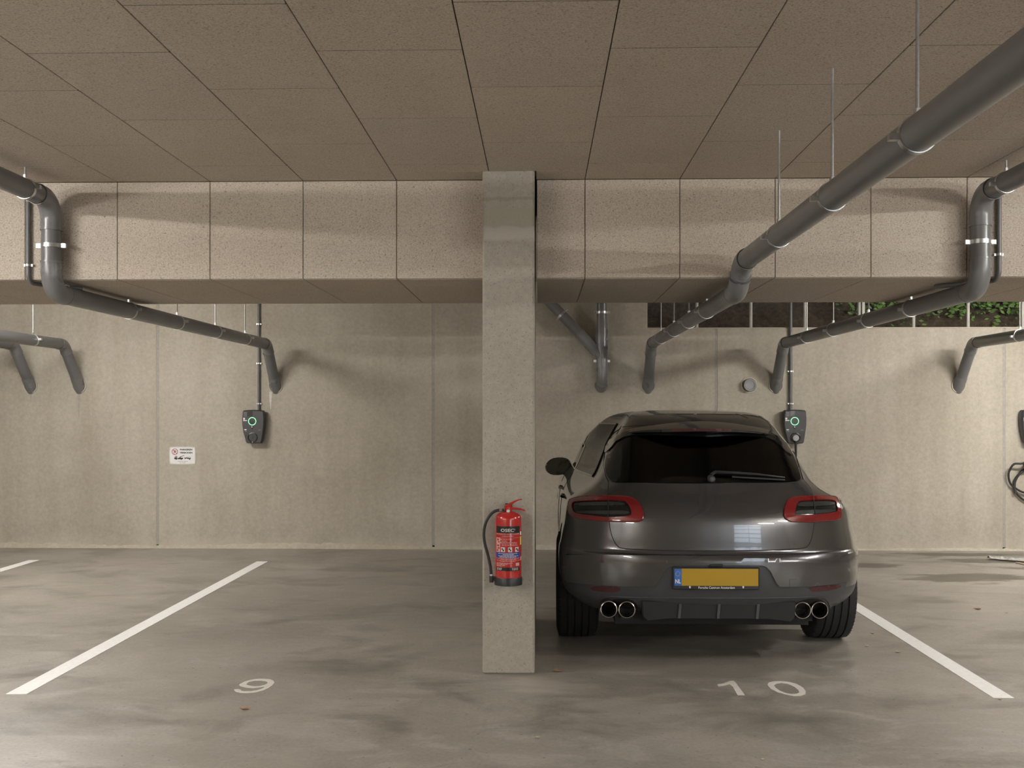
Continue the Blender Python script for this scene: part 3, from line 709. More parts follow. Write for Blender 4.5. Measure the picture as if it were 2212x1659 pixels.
obj('wall_bracket', join(box(ce.x - .02, ce.x + .02, 6.33, 6.3415, zz(1125), zz(1090)), box(ce.x - .012, ce.x + .012, YE + .012, 6.335, zz(1100), zz(1096))), M['black_plastic'], ex, smooth=False)
# label print wrapped round the cylinder: coordinates in the 1207 x 1659 crop of the photograph
def wrap(cx, cy, d):
    """crop coordinate to a point on the cylinder; cx 585 is the middle of the drum"""
    u = max(-.97, min(.97, (cx - 588) / 219)); th = math.asin(u); r = RE + d
    return (ce.x + r * math.sin(th), ce.y - r * math.cos(th), at(1098, 1060 + cy * 220 / 1659, 'y', YE - RE * .8).z)
def lab(nm, x0, y0, x1, y1, m, d=.0006, par=None):
    n = max(1, int(abs(x1 - x0) / 14)); V, Fc = [], []
    for i in range(n + 1):
        x = x0 + (x1 - x0) * i / n; V += [wrap(x, y0, d), wrap(x, y1, d)]
        if i: a = 2 * (i - 1); Fc.append((a, a + 1, a + 3, a + 2))
    return obj(nm, (V, orient(V, Fc, Vector((0, -1, 0)))), m, par or cyl)
def ltext(s, cx, cy, wpx, hpx, m, d=.0012, nm='lettering', bold=0.0, par=None):
    vf = text_vf(s, 1.0, 'CENTER', bold); xs = [v[0] for v in vf[0]]; ys = [v[1] for v in vf[0]]
    sx = wpx / (max(xs) - min(xs)); sy = hpx / (max(ys) - min(ys)); mx, my = (max(xs) + min(xs)) / 2, (max(ys) + min(ys)) / 2
    P3 = [wrap(cx + (x - mx) * sx, cy - (y - my) * sy, d) for x, y in vf[0]]
    obj(nm, (P3, orient(P3, vf[1], Vector((0, -1, 0)))), m, par or cyl, smooth=False)
lab('label_band', 400, 578, 776, 690, M['lbl_black']); ltext('OSEC', 578, 642, 215, 52, M['lbl_white'], bold=.02)
lab('label_tick', 694, 618, 702, 640, M['lbl_white'], .0012)
ltext('BRANDBLUSSER / FIRE EXTINGUISHER', 585, 704, 365, 24, M['lbl_pink'], .0008)
rl = random.Random(3)
def lines(x0, x1, y, h=9, m='lbl_pink'):      # print too small to read: broken strokes
    x = x0
    while x < x1 - 8:
        w_ = rl.uniform(14, 44); lab('print_line', x, y, min(x1, x + w_), y + h, M[m], .0012); x += w_ + 7
lines(495, 685, 734); lab('rule_line', 470, 764, 770, 767, M['lbl_pink'])
lines(485, 670, 786); lines(485, 580, 812); lines(485, 740, 836); lines(485, 730, 860); lines(485, 745, 884)
for y in (790, 842): lab('number_mark', 466, y - 10, 480, y + 14, M['lbl_pink'])
lab('pictogram_column', 400, 765, 462, 1000, M['lbl_pink'])
for q in ((412, 780, 440, 815), (425, 825, 452, 845), (410, 880, 448, 905), (420, 925, 455, 945), (408, 955, 430, 985)): lab('pictogram', *q, M['red'], .0012)
for x in (474, 590, 704):
    lab('pictogram_tile', x, 918, x + (66 if x < 700 else 54), 996, M['lbl_white'])
    for q in ((12, 935, 34, 960), (30, 955, 50, 985)): lab('pictogram', x + q[0], q[1], x + q[2], q[3], M['lbl_black'], .0012)
lab('label_blue', 395, 1004, 780, 1092, M['lbl_blue'])
lines(430, 750, 1016, 9, 'lbl_white'); lines(505, 680, 1036, 9, 'lbl_white'); lines(430, 750, 1056, 9, 'lbl_white'); lines(455, 722, 1075, 9, 'lbl_white')
lines(405, 776, 1098, 7); lines(470, 720, 1112, 7); lines(405, 776, 1130, 7); lines(470, 710, 1146, 7)
for k in range(5): lines(405, 660 - k * 40, 1172 + k * 13, 7)
lab('seal_mark', 715, 1175, 768, 1225, M['lbl_pink'])
lab('label_band', 400, 1246, 776, 1304, M['lbl_black'])
for k in range(3): lines(410, 490, 1256 + k * 14, 7, 'lbl_white'); lines(655, 760, 1256 + k * 14, 7, 'lbl_white')
lab('sticker', 782, 672, 800, 730, M['lbl_white']); lab('sticker', 780, 752, 800, 890, M['yellow']); lab('sticker', 786, 1085, 800, 1145, M['lbl_pink'])

# ------------------------------------------------------------------ markings on the floor
def ground(nm, px_poly, m, label, cat, group=None, holes=(), h=.002, sm=0):
    f = lambda L: [(lambda p: (p.x, p.y))(at(x, y, 'z', 0)) for x, y in (smooth_poly(L, sm) if sm else L)]
    P, T = fill2d(f(px_poly), [f(q) for q in holes]); P3 = [(x, y, h) for x, y in P]
    o = obj(nm, thicken(P3, orient(P3, T, Vector((0, 0, 1))), Vector((0, 0, -.0015))), m, smooth=False); return tag(o, label, cat, group)
ground('parking_line', [(555, 1213), (578.8, 1213), (57, 1500), (11.8, 1500)], M['white_paint'], 'white line on the floor left of the number 9', 'marking', 'bay lines')
def strip(nm, x0, x1, y0, y1, label): tag(obj(nm, box(x0, x1, y0, y1, .0005, .002), M['white_paint'], smooth=False), label, 'marking', 'bay lines')
a0, a1 = at(65, 1210, 'z', 0), at(85, 1210, 'z', 0)
strip('parking_line', a0.x - .01, a1.x + .005, 5.85, a0.y, 'short piece of white line at the left edge of the picture')
r0, r1 = at(2145.8, 1508, 'z', 0), at(2190.5, 1508, 'z', 0)
o = ground('parking_line', [(1833.2 - 330, 1109), (1833.2 - 310, 1109), (2190.5, 1508), (2145.8, 1508)], M['white_paint'], 'white line on the floor right of the parked car', 'marking', 'bay lines') if False else strip('parking_line', r0.x, r1.x, r0.y, 11.05, 'white line on the floor right of the parked car')
n9 = lambda L: [(440 + x * 240 / 2212, 1440 + y * 240 / 2212) for x, y in L]
ground('bay_number', n9([(605, 470), (640, 505), (740, 528), (880, 532), (1040, 515), (1180, 480), (1290, 430), (1370, 375), (1408, 325), (1390, 282), (1320, 257), (1200, 247), (1080, 248), (950, 265), (820, 300), (730, 345), (705, 370), (740, 395), (830, 420), (960, 432), (1080, 426), (1210, 404), (1190, 428), (1100, 465), (960, 492), (800, 497), (750, 487), (735, 462), (680, 452), (622, 456)]),
       M['digit_paint'], 'off-white stencilled number 9 on the floor', 'marking', 'bay numbers', holes=[n9([(850, 350), (900, 312), (1000, 287), (1120, 283), (1230, 293), (1275, 314), (1262, 345), (1200, 375), (1100, 393), (1000, 398), (900, 380), (852, 362)])])
n10 = lambda L: [(1480 + x * 380 / 2212, 1440 + y * 380 / 2212) for x, y in L]
ground('bay_number', n10([(405, 226), (480, 214), (530, 195), (570, 181), (610, 181), (640, 210), (750, 360), (658, 362), (600, 255), (552, 222), (500, 238), (415, 250)]), M['digit_paint'], 'off-white stencilled narrow figure 1 on the floor behind the car', 'marking', 'bay numbers')
ground('bay_number', n10([(1035, 235), (1050, 205), (1110, 188), (1200, 185), (1300, 195), (1400, 220), (1480, 265), (1518, 315), (1510, 350), (1450, 370), (1370, 372), (1270, 355), (1160, 325), (1080, 285)]), M['digit_paint'], 'off-white stencilled round figure 0 on the floor behind the car', 'marking', 'bay numbers',
       holes=[n10([(1118, 235), (1150, 215), (1210, 208), (1290, 220), (1370, 255), (1425, 300), (1435, 330), (1400, 345), (1330, 348), (1260, 335), (1190, 305), (1140, 270)])])

# ------------------------------------------------------------------ dry leaves and litter
def leaf(px, py, L, label, m, seed, nm='dry_leaf', g='dry leaves on the floor'):
    r_ = random.Random(seed); c = at(px, py, 'z', 0); V, Fc = [], []; n = 9; a = r_.uniform(0, 6.28); cu = r_.uniform(.15, .3)
    for i in range(n + 1):
        t_ = i / n; wd = L * .32 * math.sin(math.pi * min(1, t_ * 1.02) ** .8) * (1 + .3 * r_.uniform(-1, 1)) + .0006
        z = .002 + L * cu * abs(t_ - .45) ** 1.5
        for s in (-1, 0, 1):
            x, y = (t_ - .5) * L, s * wd
            V.append((c.x + x * math.cos(a) - y * math.sin(a), c.y + x * math.sin(a) + y * math.cos(a), z + abs(s) * wd * .35))
        if i: b = 3 * (i - 1); Fc += [(b, b + 3, b + 4, b + 1), (b + 1, b + 4, b + 5, b + 2)]
    V2, F2 = thicken(V, Fc, Vector((0, 0, -.0012))); tag(obj(nm, (V2, F2), m), label, 'leaf', g)
for i, (px, py, L, lb, m) in enumerate([
    (527, 1532, .055, 'dry brown leaf on the floor just below the number 9', 'leaf'), (1203, 1451, .06, 'orange brown leaf lying right of the pillar foot', 'leaf'),
    (1885, 1368, .035, 'pale dry leaf between the right tyre and the white line', 'leaf_pale'), (1873, 1396, .035, 'pale dry leaf nearest below the right rear tyre', 'leaf_pale'),
    (1940, 1409, .035, 'pale dry leaf beside the middle of the right white line', 'leaf_pale'), (2111, 1316, .06, 'orange leaf on the floor right of the white line', 'leaf'),
    (2174, 1324, .03, 'tiny pale leaf near the right edge of the picture', 'leaf_pale'), (2161, 1511, .03, 'dry leaf at the near end of the right white line', 'leaf_pale'),
    (418, 1443, .02, 'tiny pale leaf left of the number 9', 'leaf_pale'), (1161, 1594, .025, 'tiny yellowish leaf at the bottom of the picture below the pillar', 'leaf_pale'), (1648, 1641, .022, 'tiny pale leaf at the bottom edge below the number 10', 'leaf_pale')]):
    leaf(px, py, L, lb, M[m], i + 11)
M['film'] = plain('clear_plastic_film', (.46, .44, .41), .2, var=.25, scale=40)
c = at(2178, 1212, 'z', 0); V, Fc = [], []; r_ = random.Random(5)
for i in range(15):
    for j in range(7):
        V.append((c.x - .15 + .34 * i / 14, c.y + .13 - .22 * (i / 14) ** 1.6 + .14 * (j / 6 - .5) * (.5 + math.sin(i / 14 * 3)), .012 + r_.uniform(0, .03) * math.sin(math.pi * (j + .6) / 7.2)))
        if i and j: a = i * 7 + j; Fc.append((a - 8, a - 7, a, a - 1))
tag(obj('plastic_film', thicken(V, Fc, Vector((0, 0, -.002))), M['film'], angle=15), 'crumpled scrap of clear plastic film on the damp floor', 'litter')
a = at(2196, 1217, 'z', 0); b = at(2245, 1228, 'z', 0); d = (b - a).normalized(); n_ = Vector((-d.y, d.x, 0)) * .014
tag(obj('wooden_slat', ([a - n_ + Vector((0, 0, z)) for z in (.001, .014)] + [a + n_ + Vector((0, 0, z)) for z in (.001, .014)] + [b - n_ + Vector((0, 0, z)) for z in (.001, .014)] + [b + n_ + Vector((0, 0, z)) for z in (.001, .014)],
    [(0, 1, 3, 2), (4, 6, 7, 5), (0, 4, 5, 1), (2, 3, 7, 6), (1, 5, 7, 3), (0, 2, 6, 4)]), M['leaf_pale'], smooth=False), 'pale wooden slat on the floor by the plastic scrap', 'slat')

# ------------------------------------------------------------------ the car
CAR = thing('car', (1.103, 6.53, 0), 'dark grey metallic SUV parked tail-out under the window slot', 'car', rz=math.radians(-.25))
CM = Matrix.Translation(CAR.location) @ CAR.rotation_euler.to_matrix().to_4x4(); CI = CM.inverted()
def car_paint():
    m, nt, b = new_mat('grey_metallic_paint'); p = pos_of(nt, local=True)
    fl_ = noise(nt, p, 2.5, 2, .5); c = ramp(nt, fl_, [(.35, (.098, .097, .101)), (.65, (.108, .107, .111))])
    dust = noise(nt, p, 1.5, 2, .5)
    nt.links.new(c, b.inputs['Base Color']); setb(b, Metallic=.75, Coat_Weight=1.0)
    b.inputs['Coat Roughness'].default_value = .03
    nt.links.new(ramp(nt, dust, [(.3, .22), (.7, .25)]), b.inputs['Roughness']); return m
M['paint'] = car_paint()
M['satin'] = plain('satin_dark_trim', (.055, .056, .060), .45, var=.08)
M['gloss_black'] = plain('gloss_black', (.006, .006, .007), .07, coat=1.0)
M['matte_black'] = plain('matte_black', (.012, .012, .012), .7)
M['tyre'] = plain('tyre_rubber', (.020, .020, .021), .72, scale=30)
M['groove'] = plain('tyre_groove', (.006, .006, .006), .85)
M['alloy'] = plain('alloy_rim', (.35, .35, .36), .3, 1.0)
M['chrome'] = plain('polished_steel', (.62, .60, .57), .16, 1.0)
M['soot_and_shade'] = plain('soot_and_shade', (.006, .006, .005), .8)
M['red_lens'] = plain('red_lens', (.17, .006, .008), .10, coat=1.0, var=.05)
M['dark_lens'] = plain('smoked_lens', (.012, .013, .012), .12, spec=.3)
M['bar_lens'] = plain('clear_lens_bar', (.035, .038, .036), .15)
M['reflector'] = plain('dim_red_reflector', (.065, .016, .018), .25)
M['plate_yellow'] = plain('plate_yellow', (.40, .245, .006), .45, var=.02)
M['plate_blue'] = plain('plate_blue', (.03, .13, .45), .45, var=.03)
M['seat'] = plain('dark_leather', (.020, .018, .017), .6)
M['mirror'] = plain('mirror_glass', (.07, .075, .06), .05, .9)
def glass():
    m, nt, b = new_mat('tinted_glass'); out = nt.nodes['Material Output']
    tr = nd(nt, 'ShaderNodeBsdfTransparent', {'Color': (.42, .40, .36, 1)}); gl = nd(nt, 'ShaderNodeBsdfGlossy', {'Color': (.9, .9, .9, 1), 'Roughness': .02})
    fr = nd(nt, 'ShaderNodeFresnel', {'IOR': 1.5}); mx = nd(nt, 'ShaderNodeMixShader', {0: fr.outputs[0], 1: tr.outputs[0], 2: gl.outputs[0]})
    nt.links.new(mx.outputs[0], out.inputs['Surface']); nt.nodes.remove(b); return m
M['glass'] = glass()

#        z     w_rear w_side  rear   depth  front
LV = [(.300, .810, .850, .150, .45, 4.30), (.335, .872, .905, .095, .52, 4.42), (.380, .928, .930, .050, .58, 4.50), (.43, .962, .948, .025, .62, 4.54), (.54, .984, .956, .005, .65, 4.58),
      (.62, .984, .956, .0, .65, 4.60), (.668, .980, .956, .0, .65, 4.60), (.678, .978, .956, .004, .65, 4.60), (.690, .974, .956, .040, .62, 4.60), (.715, .968, .956, .050, .62, 4.60), (.77, .958, .952, .052, .62, 4.58),
      (.83, .945, .948, .055, .62, 4.54), (.90, .936, .940, .062, .61, 4.42), (.945, .927, .932, .075, .60, 4.25), (.975, .914, .920, .098, .60, 4.05), (1.0, .890, .908, .124, .58, 3.85), (1.025, .850, .895, .150, .57, 3.65),
      (1.05, .803, .88, .176, .55, 3.46), (1.075, .762, .865, .200, .53, 3.36), (1.10, .735, .85, .222, .52, 3.28), (1.13, .710, .832, .250, .52, 3.20), (1.18, .682, .812, .300, .5, 3.10), (1.23, .660, .796, .355, .49, 3.0), (1.28, .638, .78, .405, .48, 2.9),
      (1.36, .597, .752, .490, .46, 2.68), (1.42, .560, .732, .548, .45, 2.52), (1.46, .535, .716, .588, .44, 2.40), (1.50, .508, .712, .655, .43, 2.28), (1.53, .480, .696, .735, .41, 2.20), (1.552, .445, .672, .85, .39, 2.12), (1.566, .398, .635, 1.0, .35, 2.06),
      (1.577, .328, .56, 1.18, .3, 2.0), (1.584, .225, .42, 1.4, .2, 1.92), (1.587, .10, .2, 1.55, .1, 1.85)]
def levels(sub=3):
    out = []; n = len(LV)
    for i in range(n - 1):
        a, b, c, d = LV[max(0, i - 1)], LV[i], LV[i + 1], LV[min(n - 1, i + 2)]
        for k in range(sub):
            t = k / sub; row = []
            for q in range(6):
                m1 = (c[q] - a[q]) / max(1e-6, (c[0] - a[0])) * (c[0] - b[0]); m2 = (d[q] - b[q]) / max(1e-6, (d[0] - b[0])) * (c[0] - b[0])
                if abs(c[q] - b[q]) < 1e-9: m1 = m2 = 0
                lim = 2.5 * abs(c[q] - b[q]); m1 = max(-lim, min(lim, m1)); m2 = max(-lim, min(lim, m2))
                row.append(b[q] * (1 - 3 * t * t + 2 * t ** 3) + c[q] * (3 * t * t - 2 * t ** 3) + m1 * (t - 2 * t * t + t ** 3) + m2 * (t ** 3 - t * t))
            out.append(row)
    return out + [list(LV[-1])]
NR, NS, NF, NE = 30, 34, 16, 2.7
def section(L):
    z, wr, ws, r, d, fr = L; pts = []
    for i in range(NR + 1):
        a = math.pi / 2 * (i / NR)
        # even spacing over the nearly flat tail and the corner
        x = wr * math.sin(a) ** (2 / NE) if i else 0.0
        y = r + d * (1 - max(0.0, math.cos(a)) ** (2 / NE)); pts.append((x, y))
    y0, y1 = r + d, fr - .75 * min(1, (fr - r) / 2)
    for i in range(1, NS + 1):
        t = i / NS; y = y0 + (y1 - y0) * t; q = min(1, (y - y0) / (1.3 if z < 1.3 else 1.05)); q = q * q * (3 - 2 * q); pts.append((wr + (ws - wr) * q, y))
    xe, ye = pts[-1]
    for i in range(1, NF + 1):
        a = math.pi / 2 * i / NF; pts.append((xe * max(0.0, math.cos(a)) ** (2 / 2.4), ye + (fr - ye) * math.sin(a) ** (2 / 2.4)))
    pts[-1] = (0.0, fr); return pts
def side_x(y, z):
    L = [[a[q] + (b[q] - a[q]) * ((z - a[0]) / (b[0] - a[0])) for q in range(6)] for a, b in zip(LV, LV[1:]) if a[0] <= z <= b[0]][0]
    for (x0, q0), (x1, q1) in zip(section(L)[3:], section(L)[4:]):
        if q0 <= y <= q1: return x0 + (x1 - x0) * ((y - q0) / max(1e-6, q1 - q0))
    return L[2]
V, Fc = [], []; rows = []
for L in levels():
    s = section(L); loop = s + [(-x, y) for x, y in reversed(s[1:-1])]; rows.append(len(loop)); V += [Vector((x, y, L[0])) for x, y in loop]
n = rows[0]; nl = len(rows)
# gentle rake: roof falls towards the rear spoiler
for i in range(nl - 1):
    for k in range(n): a, b = i * n + k, i * n + (k + 1) % n; Fc.append((a, b, b + n, a + n))
Fc.append(tuple(range(n - 1, -1, -1))); Fc.append(tuple(range((nl - 1) * n, nl * n)))
AX_R, AX_F, WZ, WR_ = .935, 3.72, .366, .366
def boolean_cut(vf, cutters):
    a = obj('tmp', vf, None, smooth=False); cs = []
    for c_ in cutters:
        o = obj('cutter', c_, None, smooth=False); cs.append(o); md = a.modifiers.new('cut', 'BOOLEAN'); md.operation = 'DIFFERENCE'; md.object = o; md.solver = 'EXACT'
    dg = bpy.context.evaluated_depsgraph_get(); me = bpy.data.meshes.new_from_object(a.evaluated_get(dg))
    res = [v.co.copy() for v in me.vertices], [tuple(p.vertices) for p in me.polygons]
    for o in cs + [a]: bpy.data.objects.remove(o)
    bpy.data.meshes.remove(me); return res
shell = (V, Fc)
cut = []
for ya, R in ((AX_R, .425), (AX_F, .42)):
    for s in (-1, 1):
        v, f = lathe([(R, .60), (R, 1.2)], (0, ya, WZ), 'x', 48); v = [Vector((p.x * s, p.y, p.z)) for p in v]
        cut.append((v, f if s > 0 else [tuple(reversed(q)) for q in f]))
shell = boolean_cut(shell, cut)
BVH = BVHTree.FromPolygons([CM @ p for p in shell[0]], shell[1])
ORI = Vector((0, 0, CAMZ))
def hit(px, py):
    global MISS
    d = ray(px, py).normalized(); p, nrm, idx, dist = BVH.ray_cast(ORI, d); MISS = p is None or p.y > 8.0
    if p is None:
        p, nrm, idx, dist = BVH.find_nearest(ORI + d * (7.1 / d.y))
    if nrm.dot(d) > 0: nrm = -nrm
    return p, nrm
def vn(p):      # averaged normal of the shell near p
    N = Vector()
    for q, nn, i, dd in BVH.find_nearest_range(p, .03): N += nn
    return N.normalized() if N.length > 0 else None
def patch(name, poly, mat, off=.004, depth=.008, holes=(), step=7, parent=None, sm=1, push=None, edge=5, local=True, angle=40):
    """a panel traced on the shell: rays through the outline meet the body surface, so it lies on it with real depth"""
    out = densify(smooth_poly(poly, sm) if sm else poly, edge); hs = [densify(smooth_poly(h, sm) if sm else h, edge) for h in holes]
    P, T = fill2d(out, hs, step); F3, B3, bad = [], [], set()
    for i_, (x, y) in enumerate(P):
        p, nrm = hit(x, y); nrm = vn(p) or nrm
        if MISS: bad.add(i_)
        f = p + nrm * (off if push is None else off + push(x, y)); F3.append(CI @ f); B3.append(CI @ (p - nrm * depth))
    T = [f for f in T if not bad.intersection(f)]
    if bad and T:      # keep the one connected piece
        par = list(range(len(P)))
        def root(i):
            while par[i] != i: i = par[i]
            return i
        for f in T:
            for i in f[1:]: par[root(i)] = root(f[0])
        cnt = {}
        for f in T: cnt[root(f[0])] = cnt.get(root(f[0]), 0) + 1
        best = max(cnt, key=cnt.get); T = [f for f in T if root(f[0]) == best]
    T = orient([(x, 0, -y) for x, y in P], T, Vector((0, -1, 0)))
    used = sorted({i for f in T for i in f}); mp = {o_: n_ for n_, o_ in enumerate(used)}
    F3 = [F3[i] for i in used]; B3 = [B3[i] for i in used]; T = [tuple(mp[i] for i in f) for f in T]
    V2, F2 = thicken(F3, T, [b - f for f, b in zip(F3, B3)])
    return obj(name, (V2, F2), mat, parent or CAR, inv=False, angle=angle)
def seam(name, pts, r=.0028, mat='matte_black', parent=None, off=.0, sm=2):
    L = densify(smooth_poly(pts, sm, closed=False), 6, closed=False); P = []
    for x, y in L: p, nn = hit(x, y); P.append(CI @ (p + nn * off))
    return obj(name, tube(P, r, 6), M[mat], parent or CAR, inv=False)
mir = lambda L, c=1546.5: [(2 * c - x, y) for x, y in L][::-1]

# ---- glass outlines in photo pixels
c1 = lambda L: [(1160 + x * 700 / 2212, 870 + y * 525 / 1659) for x, y in L]
c6 = lambda L: [(1180 + x * 160 / 1327, 900 + y * 200 / 1659) for x, y in L]
GL = c1([(470, 345), (455, 430), (465, 490), (495, 538), (540, 547), (1140, 552), (1760, 545), (1808, 535), (1800, 480), (1765, 380), (1712, 300), (1640, 235), (1500, 205), (1100, 190), (700, 205), (600, 222), (520, 265)])
SW = c6([(535, 1005), (575, 830), (660, 560), (760, 340), (850, 165), (905, 118), (930, 180), (925, 280), (890, 480), (850, 700), (800, 900), (745, 1010), (680, 1040), (560, 1025)])
inset = lambda L, k: (lambda cx, cy: [(cx + (x - cx) * k, cy + (y - cy) * k) for x, y in L])(sum(p[0] for p in L) / len(L), sum(p[1] for p in L) / len(L))
GLi = [(x, y) for x, y in inset(GL, .93)]
def keep(f):
    c_ = sum((shell[0][i] for i in f), Vector()) / len(f); w_ = CM @ c_
    if len(f) > 12: return True
    if c_.y < 1.2 and 1.1 < c_.z < 1.5 and inside(to_px(w_), GLi): return False
    if c_.y > 2.2 and 1.13 < c_.z < 1.47 and abs(c_.x) < .62 and c_.y > 2.35: return False          # windscreen
    if 1.0 < c_.y < 2.78 - (c_.z - 1.1) * 1.7 and 1.14 < c_.z < 1.42 and abs(c_.x) > .56 and c_.y > 1.05 + (c_.z - 1.14) * .7: return False   # side windows
    return True
body = obj('body', (shell[0], [f for f in shell[1] if keep(f)]), M['paint'], CAR, inv=False, angle=32)
body.data.materials.append(M['satin'])
for p_ in body.data.polygons:
    if p_.center.z < .452: p_.material_index = 1
FR = patch('rear_window_surround', GL, M['gloss_black'], .003, .004, [GLi], 9)
patch('rear_window', inset(GL, .985), M['glass'], .006, -.004, (), 9)
# side and front glass lie on the shell at its own parameters
def shell_grid(name, mat, ys, side, off=.002):
    P = []; nz = len(zs); V2, F2 = [], []
    for i, z in enumerate(zs):
        L = [[a[q] + (b[q] - a[q]) * ((z - a[0]) / (b[0] - a[0])) for q in range(6)] for a, b in zip(LV, LV[1:]) if a[0] <= z <= b[0]][0]
        s = section(L); y_a, y_b = ys(z)
        for k in range(25):
            y = y_a + (y_b - y_a) * k / 24
            for (x0, q0), (x1, q1) in zip(s[3:], s[4:]):
                if q0 <= y <= q1: x = x0 + (x1 - x0) * ((y - q0) / max(1e-6, q1 - q0)); break
            V2.append((side * (x + off), y, z))
            if i and k: a = i * 25 + k; F2.append((a - 26, a - 25, a, a - 1) if side > 0 else (a - 1, a, a - 25, a - 26))
    return obj(name, (V2, F2), mat, CAR, inv=False, angle=60)
zs = [1.115 + .365 * k / 14 for k in range(15)]
for s in (-1, 1):
    ya_ = lambda z: 1.0 + (z - 1.12) * .75; yb_ = lambda z: 2.86 - (z - 1.1) * 1.75
    sw_ = shell_grid('side_window', M['glass'], lambda z: (ya_(z), yb_(z)), s)
    loop = [(ya_(z), z) for z in zs] + [(ya_(zs[-1]) + (yb_(zs[-1]) - ya_(zs[-1])) * k / 10, zs[-1]) for k in range(1, 10)] + [(yb_(z), z) for z in reversed(zs)] + [(yb_(zs[0]) + (ya_(zs[0]) - yb_(zs[0])) * k / 14, zs[0]) for k in range(1, 15)]
    obj('window_seal', tube([(s * (side_x(y, z) + .003), y, z) for y, z in loop], .007, 8), M['gloss_black'], sw_, inv=False)
    wl_ = shell_grid('window_trim', M['gloss_black'], lambda z: (1.86, 1.94), s, .004)
# windscreen
V2, F2 = [], []
for i in range(13):
    z = 1.115 + .37 * i / 12
    L = [[a[q] + (b[q] - a[q]) * ((z - a[0]) / (b[0] - a[0])) for q in range(6)] for a, b in zip(LV, LV[1:]) if a[0] <= z <= b[0]][0]
    s = [p for p in section(L)[-NF - 4:]]; s = s + [(-x, y) for x, y in reversed(s[:-1])]
    for x, y in s: V2.append((x, y + .002, z))
    m_ = len(s)
    if i:
        for k in range(1, m_): a = i * m_ + k; F2.append((a - m_ - 1, a - m_, a, a - 1))
obj('windscreen', (V2, F2), M['glass'], CAR, inv=False, angle=60)

# ---- tail: bumper cover, lower trim, tailgate seams
lowtrim = c1([(150, 1215), (330, 1235), (560, 1248), (800, 1250), (1100, 1120), (1380, 1120), (1650, 1250), (1900, 1250), (2080, 1225), (2122, 1212), (2110, 1290), (2060, 1370), (2000, 1405), (1960, 1350), (1900, 1330), (1800, 1325), (1700, 1325), (700, 1325), (600, 1318), (470, 1322), (420, 1350), (400, 1418), (330, 1395), (230, 1330), (180, 1260)])
bump_px = c1([(190, 1040), (400, 1043), (700, 1050), (1150, 1053), (1600, 1050), (1900, 1043), (2110, 1030), (2120, 1120), (2119, 1214), (2000, 1237), (1870, 1248), (1650, 1251), (1628, 1225), (1590, 1150), (1560, 1118), (1530, 1108), (1230, 1106), (940, 1108), (905, 1118), (870, 1150), (825, 1225), (802, 1250), (600, 1248), (400, 1238), (215, 1218), (195, 1140)])
patch('lower_bumper', c1([(205, 1215), (420, 1235), (800, 1240), (860, 1140), (930, 1100), (1230, 1098), (1540, 1100), (1600, 1140), (1660, 1240), (1900, 1238), (2112, 1215), (2100, 1290), (2055, 1372), (1998, 1408), (1975, 1362), (1935, 1338), (1870, 1328), (1700, 1330), (1230, 1334), (760, 1330), (540, 1322), (470, 1325), (430, 1352), (408, 1415), (340, 1398), (260, 1335), (215, 1270)]), M['satin'], .0035, .01, (), 8, sm=0)
patch('bumper', bump_px, M['paint'], .017, .006, (), 8, sm=0)
ledge = seam('bumper_crease', c1([(200, 1036), (700, 1046), (1150, 1049), (1600, 1046), (2100, 1028)]), .003, 'matte_black', sm=1)
tail_l = c1([(490, 545), (487, 640), (490, 760), (500, 860), (520, 930), (548, 978), (580, 994), (700, 1002), (900, 1008), (1170, 1011), (1450, 1008), (1650, 1004), (1815, 994), (1852, 978), (1880, 900), (1895, 760), (1890, 650), (1870, 590), (1818, 528)])
TG = patch('tailgate', tail_l + c1([(1700, 549), (1140, 556), (560, 551)]), M['paint'], .0045, .004, (), 8, sm=0)
seam('tailgate_gap', tail_l, .0045, parent=TG, off=.001, sm=1)
seam('pillar_gap', c1([(490, 545), (462, 480), (455, 400), (462, 340), (475, 280), (510, 215), (570, 175)]), .003, off=.001)
seam('pillar_gap', c1([(1818, 528), (1800, 470), (1770, 370), (1740, 320)]), .003, off=.001)
seam('roof_gap', c1([(610, 80), (640, 108)]), .002); seam('roof_gap', c1([(1360, 75), (1440, 105)]), .002)
seam('roof_gap', c1([(1455, 85), (1530, 100), (1600, 140), (1660, 185)]), .002)
seam('roof_panel_gap', c1([(585, 165), (800, 148), (1100, 135), (1400, 142), (1640, 178)]), .002)
patch('tow_cover', c1([(1718, 1200), (1768, 1200), (1770, 1248), (1716, 1249)]), M['paint'], .0185, -.015, (), 6, sm=0)
for q in ((887, 1081), (1560, 1080)):
    p, nn = hit(*c1([q])[0]); p = CI @ (p + nn * .017); obj('parking_sensor', lathe([(.009, .004), (.009, -.002), (.008, -.003)], p, 'y', 20), M['paint'], CAR, inv=False)
# reflectors
patch('reflector', c1([(395, 1248), (575, 1256), (562, 1285), (530, 1292), (400, 1285), (360, 1265)]), M['reflector'], .007, .004, (), 6, sm=1)
patch('reflector', c1([(1856, 1254), (2040, 1240), (2080, 1250), (2020, 1275), (1890, 1290), (1866, 1280)]), M['reflector'], .007, .004, (), 6, sm=1)
seam('lower_lip_line', c1([(430, 1340), (480, 1318), (640, 1326), (1200, 1332), (1760, 1328), (1930, 1318), (1985, 1345), (2000, 1400)]), .0035, 'satin', off=.006)

